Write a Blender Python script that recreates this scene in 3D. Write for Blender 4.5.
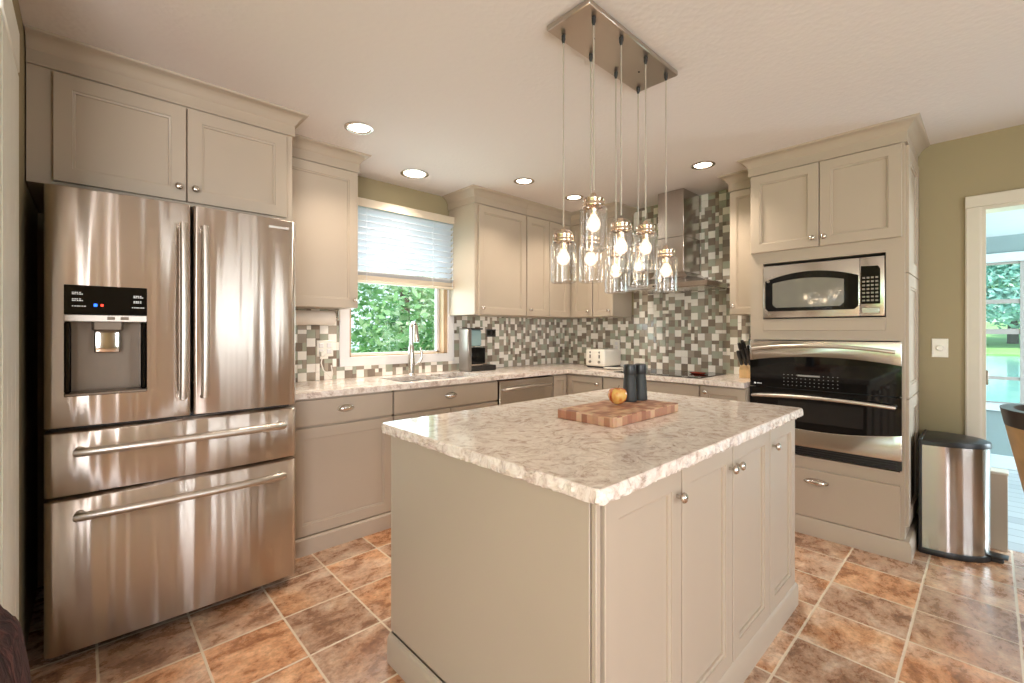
import bpy, bmesh, math, random
from mathutils import Vector, Matrix

random.seed(11)
SC = bpy.context.scene
PI = math.pi
for o in list(bpy.data.objects):
    bpy.data.objects.remove(o, do_unlink=True)

# ---------------------------------------------------------------- camera
cam_data = bpy.data.cameras.new('camera')
cam = bpy.data.objects.new('camera', cam_data)
SC.collection.objects.link(cam)
cam.location = (0, 0, 1.27)
cam.rotation_euler = (PI / 2, 0, math.radians(46.6))
cam_data.sensor_width = 36.0
cam_data.lens = 452.0 / 1024.0 * 36.0
cam_data.shift_y = -10.0 / 1024.0
cam_data.clip_start = 0.02
cam_data.clip_end = 500
SC.camera = cam

# ---------------------------------------------------------------- colour management
SC.view_settings.view_transform = 'Standard'
SC.view_settings.look = 'None'
SC.view_settings.gamma = 1.0
SC.view_settings.use_curve_mapping = False
SC.view_settings.exposure = 0.76
SC.cycles.use_denoising = True
SC.cycles.max_bounces = 10
SC.cycles.diffuse_bounces = 5
SC.cycles.glossy_bounces = 5
SC.cycles.transparent_max_bounces = 24
SC.cycles.transmission_bounces = 8
SC.cycles.sample_clamp_indirect = 6.0
SC.cycles.caustics_reflective = False
SC.cycles.caustics_refractive = False

# ---------------------------------------------------------------- world, sun, daylight, fill lamps
w = bpy.data.worlds.new('sky'); SC.world = w; w.use_nodes = True
nt = w.node_tree
bg = nt.nodes['Background']
tc = nt.nodes.new('ShaderNodeTexCoord'); sep = nt.nodes.new('ShaderNodeSeparateXYZ')
rmp = nt.nodes.new('ShaderNodeValToRGB')
rmp.color_ramp.elements[0].color = (0.80, 0.93, 1.0, 1); rmp.color_ramp.elements[0].position = 0.0
rmp.color_ramp.elements[1].color = (0.42, 0.68, 1.0, 1); rmp.color_ramp.elements[1].position = 0.7
nt.links.new(tc.outputs['Generated'], sep.inputs[0]); nt.links.new(sep.outputs['Z'], rmp.inputs['Fac'])
nt.links.new(rmp.outputs['Color'], bg.inputs['Color'])
bg.inputs['Strength'].default_value = 1.15


def light(name, kind, loc, energy, color, rot=(0, 0, 0), parent=None, **kw):
    d = bpy.data.lights.new(name, kind)
    d.energy = energy; d.color = color
    for k, v in kw.items():
        setattr(d, k, v)
    o = bpy.data.objects.new(name, d)
    SC.collection.objects.link(o)
    o.location = loc; o.rotation_euler = rot
    if parent:
        o.parent = parent
        o.location = Vector(loc) - parent.location
    return o


light('sun', 'SUN', (5, -3, 12), 3.6, (1.0, 0.95, 0.86), rot=(math.radians(18), math.radians(38), 0), angle=math.radians(2))
# area lamps: daylight at sink window, unseen rear and side windows, plus added fill
light('daylight_rear_window', 'AREA', (0.3, -3.12, 1.45), 250, (0.46, 1.0, 0.50), rot=(-PI / 2, 0, 0), shape='RECTANGLE', size=2.6, size_y=1.7)
light('fill_light_right', 'AREA', (2.52, -1.75, 1.3), 105, (0.97, 0.95, 1.0), rot=(0, PI / 2, 0), shape='RECTANGLE', size=2.0, size_y=1.8)  # added fill for the base cabinet fronts, no such door known
for k in range(5):
    light('daylight_side_strip', 'AREA', (2.52, 1.46 + k * .22, 1.3), 5, (0.86, 0.93, 1.0), rot=(0, PI / 2, 0), shape='RECTANGLE', size=1.9, size_y=0.06)  # strips shaped to streak the refrigerator steel; the window is unseen
light('daylight_sink_window', 'AREA', (-3.45, 1.83, 1.5), 9, (0.80, 0.93, 1.0), rot=(0, -PI / 2, 0), shape='RECTANGLE', size=0.9, size_y=0.8)
light('fill_light_sunroom', 'AREA', (2.9, 5.1, 1.3), 150, (0.78, 0.92, 1.0), rot=(0, PI / 2, 0), shape='RECTANGLE', size=1.6, size_y=1.8)  # added lamp on the unseen side wall, brightens the sun room

# ---------------------------------------------------------------- helpers


def srgb(r, g, b):
    f = lambda c: ((c / 255 + 0.055) / 1.055) ** 2.4 if c > 10 else c / 255 / 12.92
    return (f(r), f(g), f(b), 1.0)


class MB:
    """Collects shapes in world coordinates and links them as ONE mesh object."""

    def __init__(self):
        self.bm = bmesh.new()

    def merge(self, t, mi=0, M=None):
        if M is not None:
            bmesh.ops.transform(t, matrix=M, verts=t.verts)
        for f in t.faces:
            f.material_index = mi
        me = bpy.data.meshes.new('tmp')
        t.to_mesh(me); t.free()
        self.bm.from_mesh(me)
        bpy.data.meshes.remove(me)
        return self

    def box(self, x0, x1, y0, y1, z0, z1, b=0.0, mi=0, M=None, seg=1):
        t = bmesh.new()
        bmesh.ops.create_cube(t, size=1)
        sx, sy, sz = abs(x1 - x0), abs(y1 - y0), abs(z1 - z0)
        for v in t.verts:
            v.co = Vector(((x0 + x1) / 2 + v.co.x * sx, (y0 + y1) / 2 + v.co.y * sy, (z0 + z1) / 2 + v.co.z * sz))
        if b > 0:
            b = min(b, sx * .45, sy * .45, sz * .45)
            bmesh.ops.bevel(t, geom=t.edges[:], offset=b, segments=seg, affect='EDGES', profile=0.5)
        return self.merge(t, mi, M)

    def prism(self, pts, z0, z1, mi=0, M=None, b=0.0):
        """polygon in xy extruded along z (M maps it elsewhere)"""
        t = bmesh.new()
        lo = [t.verts.new((x, y, z0)) for x, y in pts]
        hi = [t.verts.new((x, y, z1)) for x, y in pts]
        n = len(pts)
        t.faces.new(lo[::-1]); t.faces.new(hi)
        for i in range(n):
            t.faces.new((lo[i], lo[(i + 1) % n], hi[(i + 1) % n], hi[i]))
        bmesh.ops.recalc_face_normals(t, faces=t.faces)
        if b > 0:
            bmesh.ops.bevel(t, geom=t.edges[:], offset=b, segments=2, affect='EDGES', profile=0.5)
        return self.merge(t, mi, M)

    def lathe(self, prof, loc=(0, 0, 0), axis=(0, 0, 1), n=24, mi=0, sc=(1, 1), closed=False):
        """prof: list of (radius, height) along axis"""
        t = bmesh.new()
        rings = []
        for r, h in prof:
            if r < 1e-6:
                rings.append([t.verts.new((0, 0, h))])
            else:
                rings.append([t.verts.new((r * sc[0] * math.cos(2 * PI * k / n), r * sc[1] * math.sin(2 * PI * k / n), h)) for k in range(n)])
        for a, c in zip(rings, rings[1:]):
            for k in range(n):
                k2 = (k + 1) % n
                if len(a) == 1 and len(c) == 1:
                    continue
                if len(a) == 1:
                    t.faces.new((a[0], c[k], c[k2]))
                elif len(c) == 1:
                    t.faces.new((a[k], a[k2], c[0]))
                else:
                    t.faces.new((a[k], a[k2], c[k2], c[k]))
        q = Vector((0, 0, 1)).rotation_difference(Vector(axis).normalized())
        M = Matrix.Translation(Vector(loc)) @ q.to_matrix().to_4x4()
        return self.merge(t, mi, M)

    def tube(self, pts, r, n=10, mi=0, flat=1.0):
        t = bmesh.new()
        P = [Vector(p) for p in pts]
        rr = r if isinstance(r, (list, tuple)) else [r] * len(P)
        up = None; rings = []
        for i, p in enumerate(P):
            d = (P[min(i + 1, len(P) - 1)] - P[max(i - 1, 0)]).normalized()
            if up is None:
                up = Vector((0, 0, 1)) if abs(d.z) < .9 else Vector((1, 0, 0))
            s = d.cross(up).normalized(); up2 = s.cross(d).normalized(); up = up2
            rings.append([t.verts.new(p + (s * math.cos(2 * PI * k / n) + up2 * math.sin(2 * PI * k / n) * flat) * rr[i]) for k in range(n)])
        for a, c in zip(rings, rings[1:]):
            for k in range(n):
                t.faces.new((a[k], a[(k + 1) % n], c[(k + 1) % n], c[k]))
        t.faces.new(rings[0][::-1]); t.faces.new(rings[-1])
        return self.merge(t, mi)

    def ball(self, c, rx, ry, rz, n=24, m=14, mi=0):
        t = bmesh.new()
        bmesh.ops.create_uvsphere(t, u_segments=n, v_segments=m, radius=1)
        M = Matrix.Translation(Vector(c)) @ Matrix.Diagonal((rx, ry, rz, 1))
        return self.merge(t, mi, M)

    def sweep(self, path, prof, mi=0, close_ends=True):
        """sweep profile (outward d, z) along a plan polyline, outward = right of travel, mitred"""
        t = bmesh.new()
        P = [Vector((p[0], p[1])) for p in path]
        rings = []
        for i, p in enumerate(P):
            ns = []
            for a, c in ((i - 1, i), (i, i + 1)):
                if a >= 0 and c < len(P):
                    d = (P[c] - P[a]).normalized(); ns.append(Vector((d.y, -d.x)))
            m = ns[0] if len(ns) == 1 else (ns[0] + ns[1]) / (1 + ns[0].dot(ns[1]))
            rings.append([t.verts.new((p.x + m.x * d, p.y + m.y * d, z)) for d, z in prof])
        k = len(prof)
        for a, c in zip(rings, rings[1:]):
            for j in range(k):
                t.faces.new((a[j], a[(j + 1) % k], c[(j + 1) % k], c[j]))
        if close_ends:
            t.faces.new(rings[0][::-1]); t.faces.new(rings[-1])
        bmesh.ops.recalc_face_normals(t, faces=t.faces)
        return self.merge(t, mi)

    def build(self, name, mat, parent=None, smooth=True, angle=38, recalc=True):
        bm = self.bm
        if recalc:
            bmesh.ops.recalc_face_normals(bm, faces=bm.faces)
        root = parent
        while root is not None and root.parent is not None:
            root = root.parent
        off = Vector((0, 0, 0))
        if root is not None:
            off = Vector(root.location)
        if off.length > 0:
            bmesh.ops.translate(bm, verts=bm.verts, vec=-off)
        if smooth:
            ca = math.radians(angle)
            for f in bm.faces:
                f.smooth = True
            for e in bm.edges:
                if len(e.link_faces) == 2:
                    if e.calc_face_angle(0) > ca:
                        e.smooth = False
        me = bpy.data.meshes.new(name)
        bm.to_mesh(me); bm.free()
        for m in (mat if isinstance(mat, (list, tuple)) else [mat]):
            me.materials.append(m)
        o = bpy.data.objects.new(name, me)
        SC.collection.objects.link(o)
        if parent is not None:
            o.parent = parent
        return o


def thing(name, label, cat, loc, group=None):
    o = bpy.data.objects.new(name, None)
    SC.collection.objects.link(o)
    o.empty_display_size = 0.05
    o.location = loc
    o['label'] = label; o['category'] = cat
    if group:
        o['group'] = group
    return o


def tag(o, label, cat, group=None):
    o['label'] = label; o['category'] = cat
    if group:
        o['group'] = group
    return o


def struct(name, mb, mat, label=None, parent=None, smooth=True):
    o = mb.build(name, mat, parent, smooth)
    if parent is None:
        o['kind'] = 'structure'
    if label:
        o['label'] = label
        o['category'] = name.split('_')[0]
    return o


# ---------------------------------------------------------------- materials
def new_mat(name):
    m = bpy.data.materials.new(name); m.use_nodes = True
    return m, m.node_tree, m.node_tree.nodes['Principled BSDF']


def nd(t, kind, **ins):
    n = t.nodes.new('ShaderNode' + kind)
    for k, v in ins.items():
        if k in n.inputs:
            n.inputs[k].default_value = v
        else:
            setattr(n, k, v)
    return n


def ramp(t, fac, stops):
    r = t.nodes.new('ShaderNodeValToRGB')
    el = r.color_ramp.elements
    while len(el) < len(stops):
        el.new(0.5)
    for e, (p, c) in zip(el, stops):
        e.position = p; e.color = c
    t.links.new(fac, r.inputs['Fac'])
    return r.outputs['Color']


def bump(t, p, height, strength, dist=0.01):
    b = t.nodes.new('ShaderNodeBump')
    b.inputs['Strength'].default_value = strength
    b.inputs['Distance'].default_value = dist
    t.links.new(height, b.inputs['Height'])
    t.links.new(b.outputs['Normal'], p.inputs['Normal'])


def coords(t, scale=(1, 1, 1), kind='Object'):
    c = t.nodes.new('ShaderNodeTexCoord'); m = t.nodes.new('ShaderNodeMapping')
    m.inputs['Scale'].default_value = scale
    t.links.new(c.outputs[kind], m.inputs['Vector'])
    return m.outputs['Vector']


def simple(name, col, rough=.5, metal=0.0, var=.04, scale=12.0, spec=.5, bumpy=0.0, bscale=60.0, coat=0.0):
    m, t, p = new_mat(name)
    p.inputs['Roughness'].default_value = rough
    p.inputs['Metallic'].default_value = metal
    p.inputs['Specular IOR Level'].default_value = spec
    p.inputs['Coat Weight'].default_value = coat
    v = coords(t)
    n = nd(t, 'TexNoise', Scale=scale, Detail=3.0)
    t.links.new(v, n.inputs['Vector'])
    lo = tuple(c * (1 - var) for c in col[:3]) + (1,)
    hi = tuple(min(1, c * (1 + var)) for c in col[:3]) + (1,)
    t.links.new(ramp(t, n.outputs['Fac'], [(.3, lo), (.7, hi)]), p.inputs['Base Color'])
    if bumpy:
        n2 = nd(t, 'TexNoise', Scale=bscale, Detail=4.0)
        t.links.new(v, n2.inputs['Vector'])
        bump(t, p, n2.outputs['Fac'], bumpy, .004)
    return m


def emit(name, col, strength):
    m, t, p = new_mat(name)
    p.inputs['Base Color'].default_value = col
    p.inputs['Emission Color'].default_value = col
    p.inputs['Emission Strength'].default_value = strength
    return m


def thin_glass(name, tint=(1, 1, 1, 1), fmin=.04, fmax=.55, rough=.02, glow=0.0):
    m = bpy.data.materials.new(name); m.use_nodes = True
    t = m.node_tree; t.nodes.clear()
    out = t.nodes.new('ShaderNodeOutputMaterial')
    tr = t.nodes.new('ShaderNodeBsdfTransparent'); tr.inputs['Color'].default_value = tint
    gl = t.nodes.new('ShaderNodeBsdfGlossy'); gl.inputs['Roughness'].default_value = rough
    lw = t.nodes.new('ShaderNodeLayerWeight'); lw.inputs['Blend'].default_value = .35
    mr = t.nodes.new('ShaderNodeMapRange'); mr.inputs['To Min'].default_value = fmin; mr.inputs['To Max'].default_value = fmax
    mx = t.nodes.new('ShaderNodeMixShader')
    t.links.new(lw.outputs['Facing'], mr.inputs['Value']); t.links.new(mr.outputs['Result'], mx.inputs['Fac'])
    t.links.new(tr.outputs[0], mx.inputs[1]); t.links.new(gl.outputs[0], mx.inputs[2])
    res = mx.outputs[0]
    if glow:
        em = t.nodes.new('ShaderNodeEmission'); em.inputs['Color'].default_value = (1.0, .82, .62, 1); em.inputs['Strength'].default_value = glow
        ad = t.nodes.new('ShaderNodeAddShader')
        t.links.new(res, ad.inputs[0]); t.links.new(em.outputs[0], ad.inputs[1]); res = ad.outputs[0]
    t.links.new(res, out.inputs['Surface'])
    return m


def steel(name, col=(.66, .58, .50, 1), rough=.2, wave=0.0, aniso=0.0, wscale=(1, 7, .5), wdist=.02, brush=(2, 2, 220), brushing=.03):
    m, t, p = new_mat(name)
    p.inputs['Metallic'].default_value = 1.0
    p.inputs['Base Color'].default_value = col
    p.inputs['Roughness'].default_value = rough
    v2 = coords(t, brush)
    n2 = nd(t, 'TexNoise', Scale=4.0, Detail=3.0)
    t.links.new(v2, n2.inputs['Vector'])
    mr = t.nodes.new('ShaderNodeMapRange')
    mr.inputs['To Min'].default_value = rough - brushing; mr.inputs['To Max'].default_value = rough + brushing
    t.links.new(n2.outputs['Fac'], mr.inputs['Value']); t.links.new(mr.outputs['Result'], p.inputs['Roughness'])
    if aniso:
        p.inputs['Anisotropic'].default_value = aniso
        p.inputs['Anisotropic Rotation'].default_value = .25
        tg = t.nodes.new('ShaderNodeTangent'); tg.direction_type = 'RADIAL'; tg.axis = 'Z'
        t.links.new(tg.outputs[0], p.inputs['Tangent'])
    if wave:
        v = coords(t, wscale)
        n = nd(t, 'TexNoise', Scale=1.0, Detail=1.5)
        t.links.new(v, n.inputs['Vector'])
        bump(t, p, n.outputs['Fac'], wave, wdist)
    return m


M = {}
M['paint'] = simple('cabinet_paint', srgb(178, 163, 145), rough=.42, var=.015, scale=3)
M['dark_gap'] = simple('dark_gap', srgb(60, 48, 38), rough=.8)
M['nickel'] = steel('satin_nickel', (.62, .57, .51, 1), .22, brush=(4, 4, 4))
M['chrome'] = steel('chrome', (.78, .76, .73, 1), .1, brush=(4, 4, 4), brushing=.02)
M['copper_nickel'] = steel('warm_nickel', (.70, .56, .44, 1), .18, brush=(4, 4, 4))
M['fridge_steel'] = steel('fridge_steel', (.68, .60, .53, 1), .33, wave=.7, wscale=(1, 12, .5), wdist=.014, aniso=1.0, brush=(2, 3, 180))
M['oven_steel'] = steel('oven_steel', (.66, .63, .59, 1), .2, brush=(3, 3, 200))
M['hood_steel'] = steel('hood_steel', (.50, .46, .43, 1), .2, aniso=.6, brush=(200, 200, 3))
M['can_steel'] = steel('can_steel', (.52, .49, .46, 1), .2, wave=.5, wscale=(14, 14, .3), wdist=.01, aniso=.7, brush=(3, 3, 160))
M['plate_steel'] = steel('canopy_steel', (.56, .50, .44, 1), .3, brush=(6, 80, 6))
M['handle_steel'] = steel('handle_steel', (.66, .61, .55, 1), .36, brush=(20, 20, 20))
M['black_gloss'] = simple('black_gloss', srgb(11, 11, 12), rough=.05, spec=.42)
M['black_glass'] = simple('black_glass', srgb(30, 30, 30), rough=.04, spec=.7)
M['grey_glass'] = simple('microwave_window', srgb(120, 118, 108), rough=.06, spec=.9)
M['black_plastic'] = simple('black_plastic', srgb(34, 32, 32), rough=.35)
M['fridge_side'] = simple('fridge_side', srgb(52, 46, 42), rough=.5)
M['cavity'] = simple('dispenser_grey', srgb(136, 122, 108), rough=.3, metal=.5)
M['white_plastic'] = simple('white_plastic', srgb(236, 231, 220), rough=.32)
M['white_trim'] = simple('white_trim', srgb(208, 200, 184), rough=.35, var=.015)
M['casing_lit'] = simple('casing_lit', srgb(242, 243, 234), rough=.35, var=.015)  # lighter copy of the white trim, brightness painted in for a dim spot
M['window_white'] = simple('window_white', srgb(226, 222, 220), rough=.4, var=.015)
M['window_wood'] = simple('window_wood', srgb(186, 156, 122), rough=.5, var=.06)
M['blind'] = simple('blind_white', srgb(206, 212, 220), rough=.45, var=.02)
M['blind_rail'] = simple('blind_rail', srgb(206, 192, 172), rough=.5, var=.03)
M['wall_paint'] = simple('wall_paint', srgb(156, 142, 110), rough=.75, var=.02, scale=2, bumpy=.05, bscale=180)
M['sun_wall'] = simple('sunroom_wall', srgb(140, 158, 160), rough=.7, var=.02, scale=2)
M['sun_white'] = simple('sunroom_white', srgb(214, 224, 228), rough=.6, var=.02)
M['sun_frame'] = simple('sunroom_frame', srgb(168, 160, 156), rough=.5, var=.02)
M['paper'] = simple('paper', srgb(226, 214, 200), rough=.9)
M['knife_wood'] = simple('knife_block_wood', srgb(214, 178, 128), rough=.5, var=.1, scale=30)
M['chair_wood'] = simple('chair_wood', srgb(190, 156, 112), rough=.4, var=.12, scale=18)
M['chair_dark'] = simple('chair_dark', srgb(62, 54, 50), rough=.35, var=.1)
M['mill_dark'] = simple('mill_dark', srgb(44, 45, 43), rough=.55, var=.15, scale=20)
M['red_ceramic'] = simple('red_ceramic', srgb(150, 56, 40), rough=.2)
M['sink_steel'] = steel('sink_steel', (.62, .60, .58, 1), .28)
M['tank'] = simple('tank', srgb(150, 178, 180), rough=.1, spec=.8)
M['silver_plastic'] = simple('silver_plastic', srgb(150, 142, 134), rough=.3, metal=.6)
M['text_grey'] = emit('display_text', srgb(190, 190, 185), .5)
M['legend_dim'] = simple('legend_dim', srgb(150, 150, 145), rough=.5)
M['blue_led'] = emit('blue_led', srgb(40, 110, 255), 1.5)
M['red_led'] = emit('red_led', srgb(255, 60, 40), 1.5)
M['jar_glass'] = thin_glass('jar_glass', (.97, .96, .95, 1), .09, .8, .05)
M['bulb_glass'] = thin_glass('bulb_glass', (1, .97, .92, 1), .05, .5, glow=.45)
M['pane'] = thin_glass('window_pane', (.95, .99, .98, 1), .03, .35)
M['glow'] = emit('bulb_glow', (1.0, .80, .56, 1), 18.0)
M['lens'] = emit('downlight_lens', (1.0, .92, .78, 1), 7.0)
M['cord'] = simple('cord_silver', srgb(190, 182, 170), rough=.35, metal=.6, spec=.6)


def ceiling_mat():
    m, t, p = new_mat('ceiling_texture')
    p.inputs['Roughness'].default_value = .85
    p.inputs['Base Color'].default_value = srgb(228, 222, 219)
    v = coords(t)
    n = nd(t, 'TexNoise', Scale=40.0, Detail=6.0)
    n2 = nd(t, 'TexVoronoi', Scale=45.0)
    t.links.new(v, n.inputs['Vector']); t.links.new(v, n2.inputs['Vector'])
    mx = nd(t, 'Math', operation='ADD')
    t.links.new(n.outputs['Fac'], mx.inputs[0]); t.links.new(n2.outputs['Distance'], mx.inputs[1])
    bump(t, p, mx.outputs[0], .22, .004)
    return m


M['ceiling'] = ceiling_mat()


def granite_mat():
    m, t, p = new_mat('granite')
    p.inputs['Roughness'].default_value = .12
    p.inputs['Specular IOR Level'].default_value = .55
    v = coords(t)
    warp = nd(t, 'TexNoise', Scale=5.0, Detail=3.0)
    t.links.new(v, warp.inputs['Vector'])
    mixv = nd(t, 'MixRGB'); mixv.blend_type = 'ADD'; mixv.inputs['Fac'].default_value = .35
    t.links.new(v, mixv.inputs['Color1']); t.links.new(warp.outputs['Color'], mixv.inputs['Color2'])
    st = t.nodes.new('ShaderNodeMapping'); st.inputs['Scale'].default_value = (1.0, .7, 1.0); st.inputs['Rotation'].default_value = (0, 0, .9)
    t.links.new(mixv.outputs[0], st.inputs['Vector'])
    n1 = nd(t, 'TexNoise', Scale=24.0, Detail=10.0, Roughness=.76, Distortion=.2)
    t.links.new(st.outputs['Vector'], n1.inputs['Vector'])
    c1 = ramp(t, n1.outputs['Fac'], [(.30, srgb(152, 130, 118)), (.40, srgb(200, 180, 166)), (.49, srgb(228, 214, 202)), (.62, srgb(242, 233, 223))])
    n2 = nd(t, 'TexNoise', Scale=34.0, Detail=6.0, Roughness=.7)
    t.links.new(st.outputs['Vector'], n2.inputs['Vector'])
    c2 = ramp(t, n2.outputs['Fac'], [(.34, (.28, .24, .21, 1)), (.44, (1, 1, 1, 1))])
    mx = nd(t, 'MixRGB'); mx.blend_type = 'MULTIPLY'; mx.inputs['Fac'].default_value = .4
    t.links.new(c1, mx.inputs['Color1']); t.links.new(c2, mx.inputs['Color2'])
    t.links.new(mx.outputs[0], p.inputs['Base Color'])
    return m


M['granite'] = granite_mat()


def floor_mat():
    m, t, p = new_mat('slate_tile')
    p.inputs['Specular IOR Level'].default_value = .55
    tcn = t.nodes.new('ShaderNodeTexCoord')
    mp = t.nodes.new('ShaderNodeMapping'); mp.vector_type = 'POINT'
    PX, PY = .3194, .3024
    mp.inputs['Scale'].default_value = (1 / PX, 1 / PY, 1)
    mp.inputs['Location'].default_value = (2.4691 / PX, -.943 / PY, 0)
    t.links.new(tcn.outputs['Object'], mp.inputs['Vector'])
    fl = nd(t, 'VectorMath', operation='FLOOR'); t.links.new(mp.outputs[0], fl.inputs[0])
    fr = nd(t, 'VectorMath', operation='FRACTION'); t.links.new(mp.outputs[0], fr.inputs[0])
    wn = nd(t, 'TexWhiteNoise'); t.links.new(fl.outputs[0], wn.inputs['Vector'])
    sx = t.nodes.new('ShaderNodeSeparateXYZ'); t.links.new(fr.outputs[0], sx.inputs[0])

    def edge(out):
        a = nd(t, 'Math', operation='SUBTRACT'); a.inputs[1].default_value = .5; t.links.new(out, a.inputs[0])
        b = nd(t, 'Math', operation='ABSOLUTE'); t.links.new(a.outputs[0], b.inputs[0])
        return b.outputs[0]
    mxm = nd(t, 'Math', operation='MAXIMUM'); t.links.new(edge(sx.outputs[0]), mxm.inputs[0]); t.links.new(edge(sx.outputs[1]), mxm.inputs[1])
    gr = t.nodes.new('ShaderNodeMapRange'); gr.inputs['From Min'].default_value = .483; gr.inputs['From Max'].default_value = .488
    t.links.new(mxm.outputs[0], gr.inputs['Value'])
    # each tile has its own cloud of colour
    sc = nd(t, 'VectorMath', operation='SCALE'); sc.inputs['Scale'].default_value = 9.0; t.links.new(wn.outputs['Color'], sc.inputs[0])
    ad = nd(t, 'VectorMath', operation='ADD'); t.links.new(tcn.outputs['Object'], ad.inputs[0]); t.links.new(sc.outputs[0], ad.inputs[1])
    st = t.nodes.new('ShaderNodeMapping'); st.inputs['Scale'].default_value = (1.0, .62, 1.0); st.inputs['Rotation'].default_value = (0, 0, .5)
    t.links.new(ad.outputs[0], st.inputs['Vector'])
    n1 = nd(t, 'TexNoise', Scale=11.0, Detail=11.0, Roughness=.72, Distortion=.25)
    t.links.new(st.outputs[0], n1.inputs['Vector'])
    c1 = ramp(t, n1.outputs['Fac'], [(.32, srgb(116, 86, 68)), (.44, srgb(168, 130, 104)), (.53, srgb(196, 162, 136)), (.64, srgb(222, 200, 178))])
    n2 = nd(t, 'TexNoise', Scale=3.4, Detail=3.0)
    t.links.new(ad.outputs[0], n2.inputs['Vector'])
    tm = nd(t, 'Math', operation='MULTIPLY_ADD'); tm.inputs[1].default_value = .30
    t.links.new(wn.outputs['Value'], tm.inputs[0])
    tm2 = nd(t, 'Math', operation='SUBTRACT'); tm2.inputs[1].default_value = .15
    t.links.new(n2.outputs['Fac'], tm2.inputs[0]); t.links.new(tm2.outputs[0], tm.inputs[2])
    c2 = ramp(t, tm.outputs[0], [(.38, (.92, .88, .86, 1)), (.5, (1, .93, .86, 1)), (.60, (1.0, .76, .54, 1))])
    mx = nd(t, 'MixRGB'); mx.blend_type = 'MULTIPLY'; mx.inputs['Fac'].default_value = .85
    t.links.new(c1, mx.inputs['Color1']); t.links.new(c2, mx.inputs['Color2'])
    n3 = nd(t, 'TexNoise', Scale=55.0, Detail=6.0, Roughness=.75); t.links.new(ad.outputs[0], n3.inputs['Vector'])
    c3 = ramp(t, n3.outputs['Fac'], [(.36, (.72, .68, .66, 1)), (.5, (1, 1, 1, 1)), (.66, (1.18, 1.16, 1.14, 1))])
    mx3 = nd(t, 'MixRGB'); mx3.blend_type = 'MULTIPLY'; mx3.inputs['Fac'].default_value = .9
    t.links.new(mx.outputs[0], mx3.inputs['Color1']); t.links.new(c3, mx3.inputs['Color2']); mx = mx3
    vr = t.nodes.new('ShaderNodeMapRange'); vr.inputs['To Min'].default_value = .88; vr.inputs['To Max'].default_value = 1.2
    t.links.new(wn.outputs['Value'], vr.inputs['Value'])
    vv = nd(t, 'VectorMath', operation='SCALE'); t.links.new(mx.outputs[0], vv.inputs[0]); t.links.new(vr.outputs[0], vv.inputs['Scale'])
    fin = nd(t, 'MixRGB'); t.links.new(gr.outputs[0], fin.inputs['Fac']); t.links.new(vv.outputs[0], fin.inputs['Color1'])
    fin.inputs['Color2'].default_value = srgb(222, 204, 180)
    t.links.new(fin.outputs[0], p.inputs['Base Color'])
    rr = t.nodes.new('ShaderNodeMapRange'); rr.inputs['To Min'].default_value = .15; rr.inputs['To Max'].default_value = .42
    t.links.new(n1.outputs['Fac'], rr.inputs['Value']); t.links.new(rr.outputs[0], p.inputs['Roughness'])
    hs = nd(t, 'Math', operation='MULTIPLY_ADD'); hs.inputs[1].default_value = -1.5
    t.links.new(gr.outputs[0], hs.inputs[0]); t.links.new(n1.outputs['Fac'], hs.inputs[2])
    bump(t, p, hs.outputs[0], .25, .004)
    return m


M['floor'] = floor_mat()


def board_mat():
    m, t, p = new_mat('end_grain_board')
    p.inputs['Roughness'].default_value = .45
    v = coords(t, (1 / .026, 1 / .034, 1 / .05))
    fl = nd(t, 'VectorMath', operation='FLOOR'); t.links.new(v, fl.inputs[0])
    wn = nd(t, 'TexWhiteNoise'); t.links.new(fl.outputs[0], wn.inputs['Vector'])
    c = ramp(t, wn.outputs['Value'], [(0, srgb(158, 104, 80)), (.35, srgb(184, 130, 102)), (.65, srgb(206, 158, 126)), (1, srgb(222, 186, 150))])
    n = nd(t, 'TexNoise', Scale=60.0, Detail=4.0); t.links.new(coords(t), n.inputs['Vector'])
    mx = nd(t, 'MixRGB'); mx.blend_type = 'MULTIPLY'; mx.inputs['Fac'].default_value = .35
    t.links.new(c, mx.inputs['Color1']); t.links.new(n.outputs['Color'], mx.inputs['Color2'])
    t.links.new(mx.outputs[0], p.inputs['Base Color'])
    return m


M['board'] = board_mat()


def apple_mat():
    m, t, p = new_mat('apple_skin')
    p.inputs['Roughness'].default_value = .25
    n = nd(t, 'TexNoise', Scale=22.0, Detail=5.0, Distortion=.5); t.links.new(coords(t, (1.6, 1.6, .5)), n.inputs['Vector'])
    t.links.new(ramp(t, n.outputs['Fac'], [(.36, srgb(160, 54, 32)), (.48, srgb(196, 110, 52)), (.62, srgb(210, 168, 92))]), p.inputs['Base Color'])
    return m


M['apple'] = apple_mat()


def velvet_mat():
    m, t, p = new_mat('plum_velvet')
    p.inputs['Roughness'].default_value = .9
    p.inputs['Sheen Weight'].default_value = .15
    p.inputs['Sheen Tint'].default_value = srgb(170, 110, 110)
    n = nd(t, 'TexNoise', Scale=24.0, Detail=6.0, Distortion=1.2); t.links.new(coords(t), n.inputs['Vector'])
    t.links.new(ramp(t, n.outputs['Fac'], [(.42, srgb(26, 13, 14)), (.56, srgb(52, 28, 28)), (.72, srgb(104, 66, 62))]), p.inputs['Base Color'])
    bump(t, p, n.outputs['Fac'], .8, .02)
    return m


M['velvet'] = velvet_mat()


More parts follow.
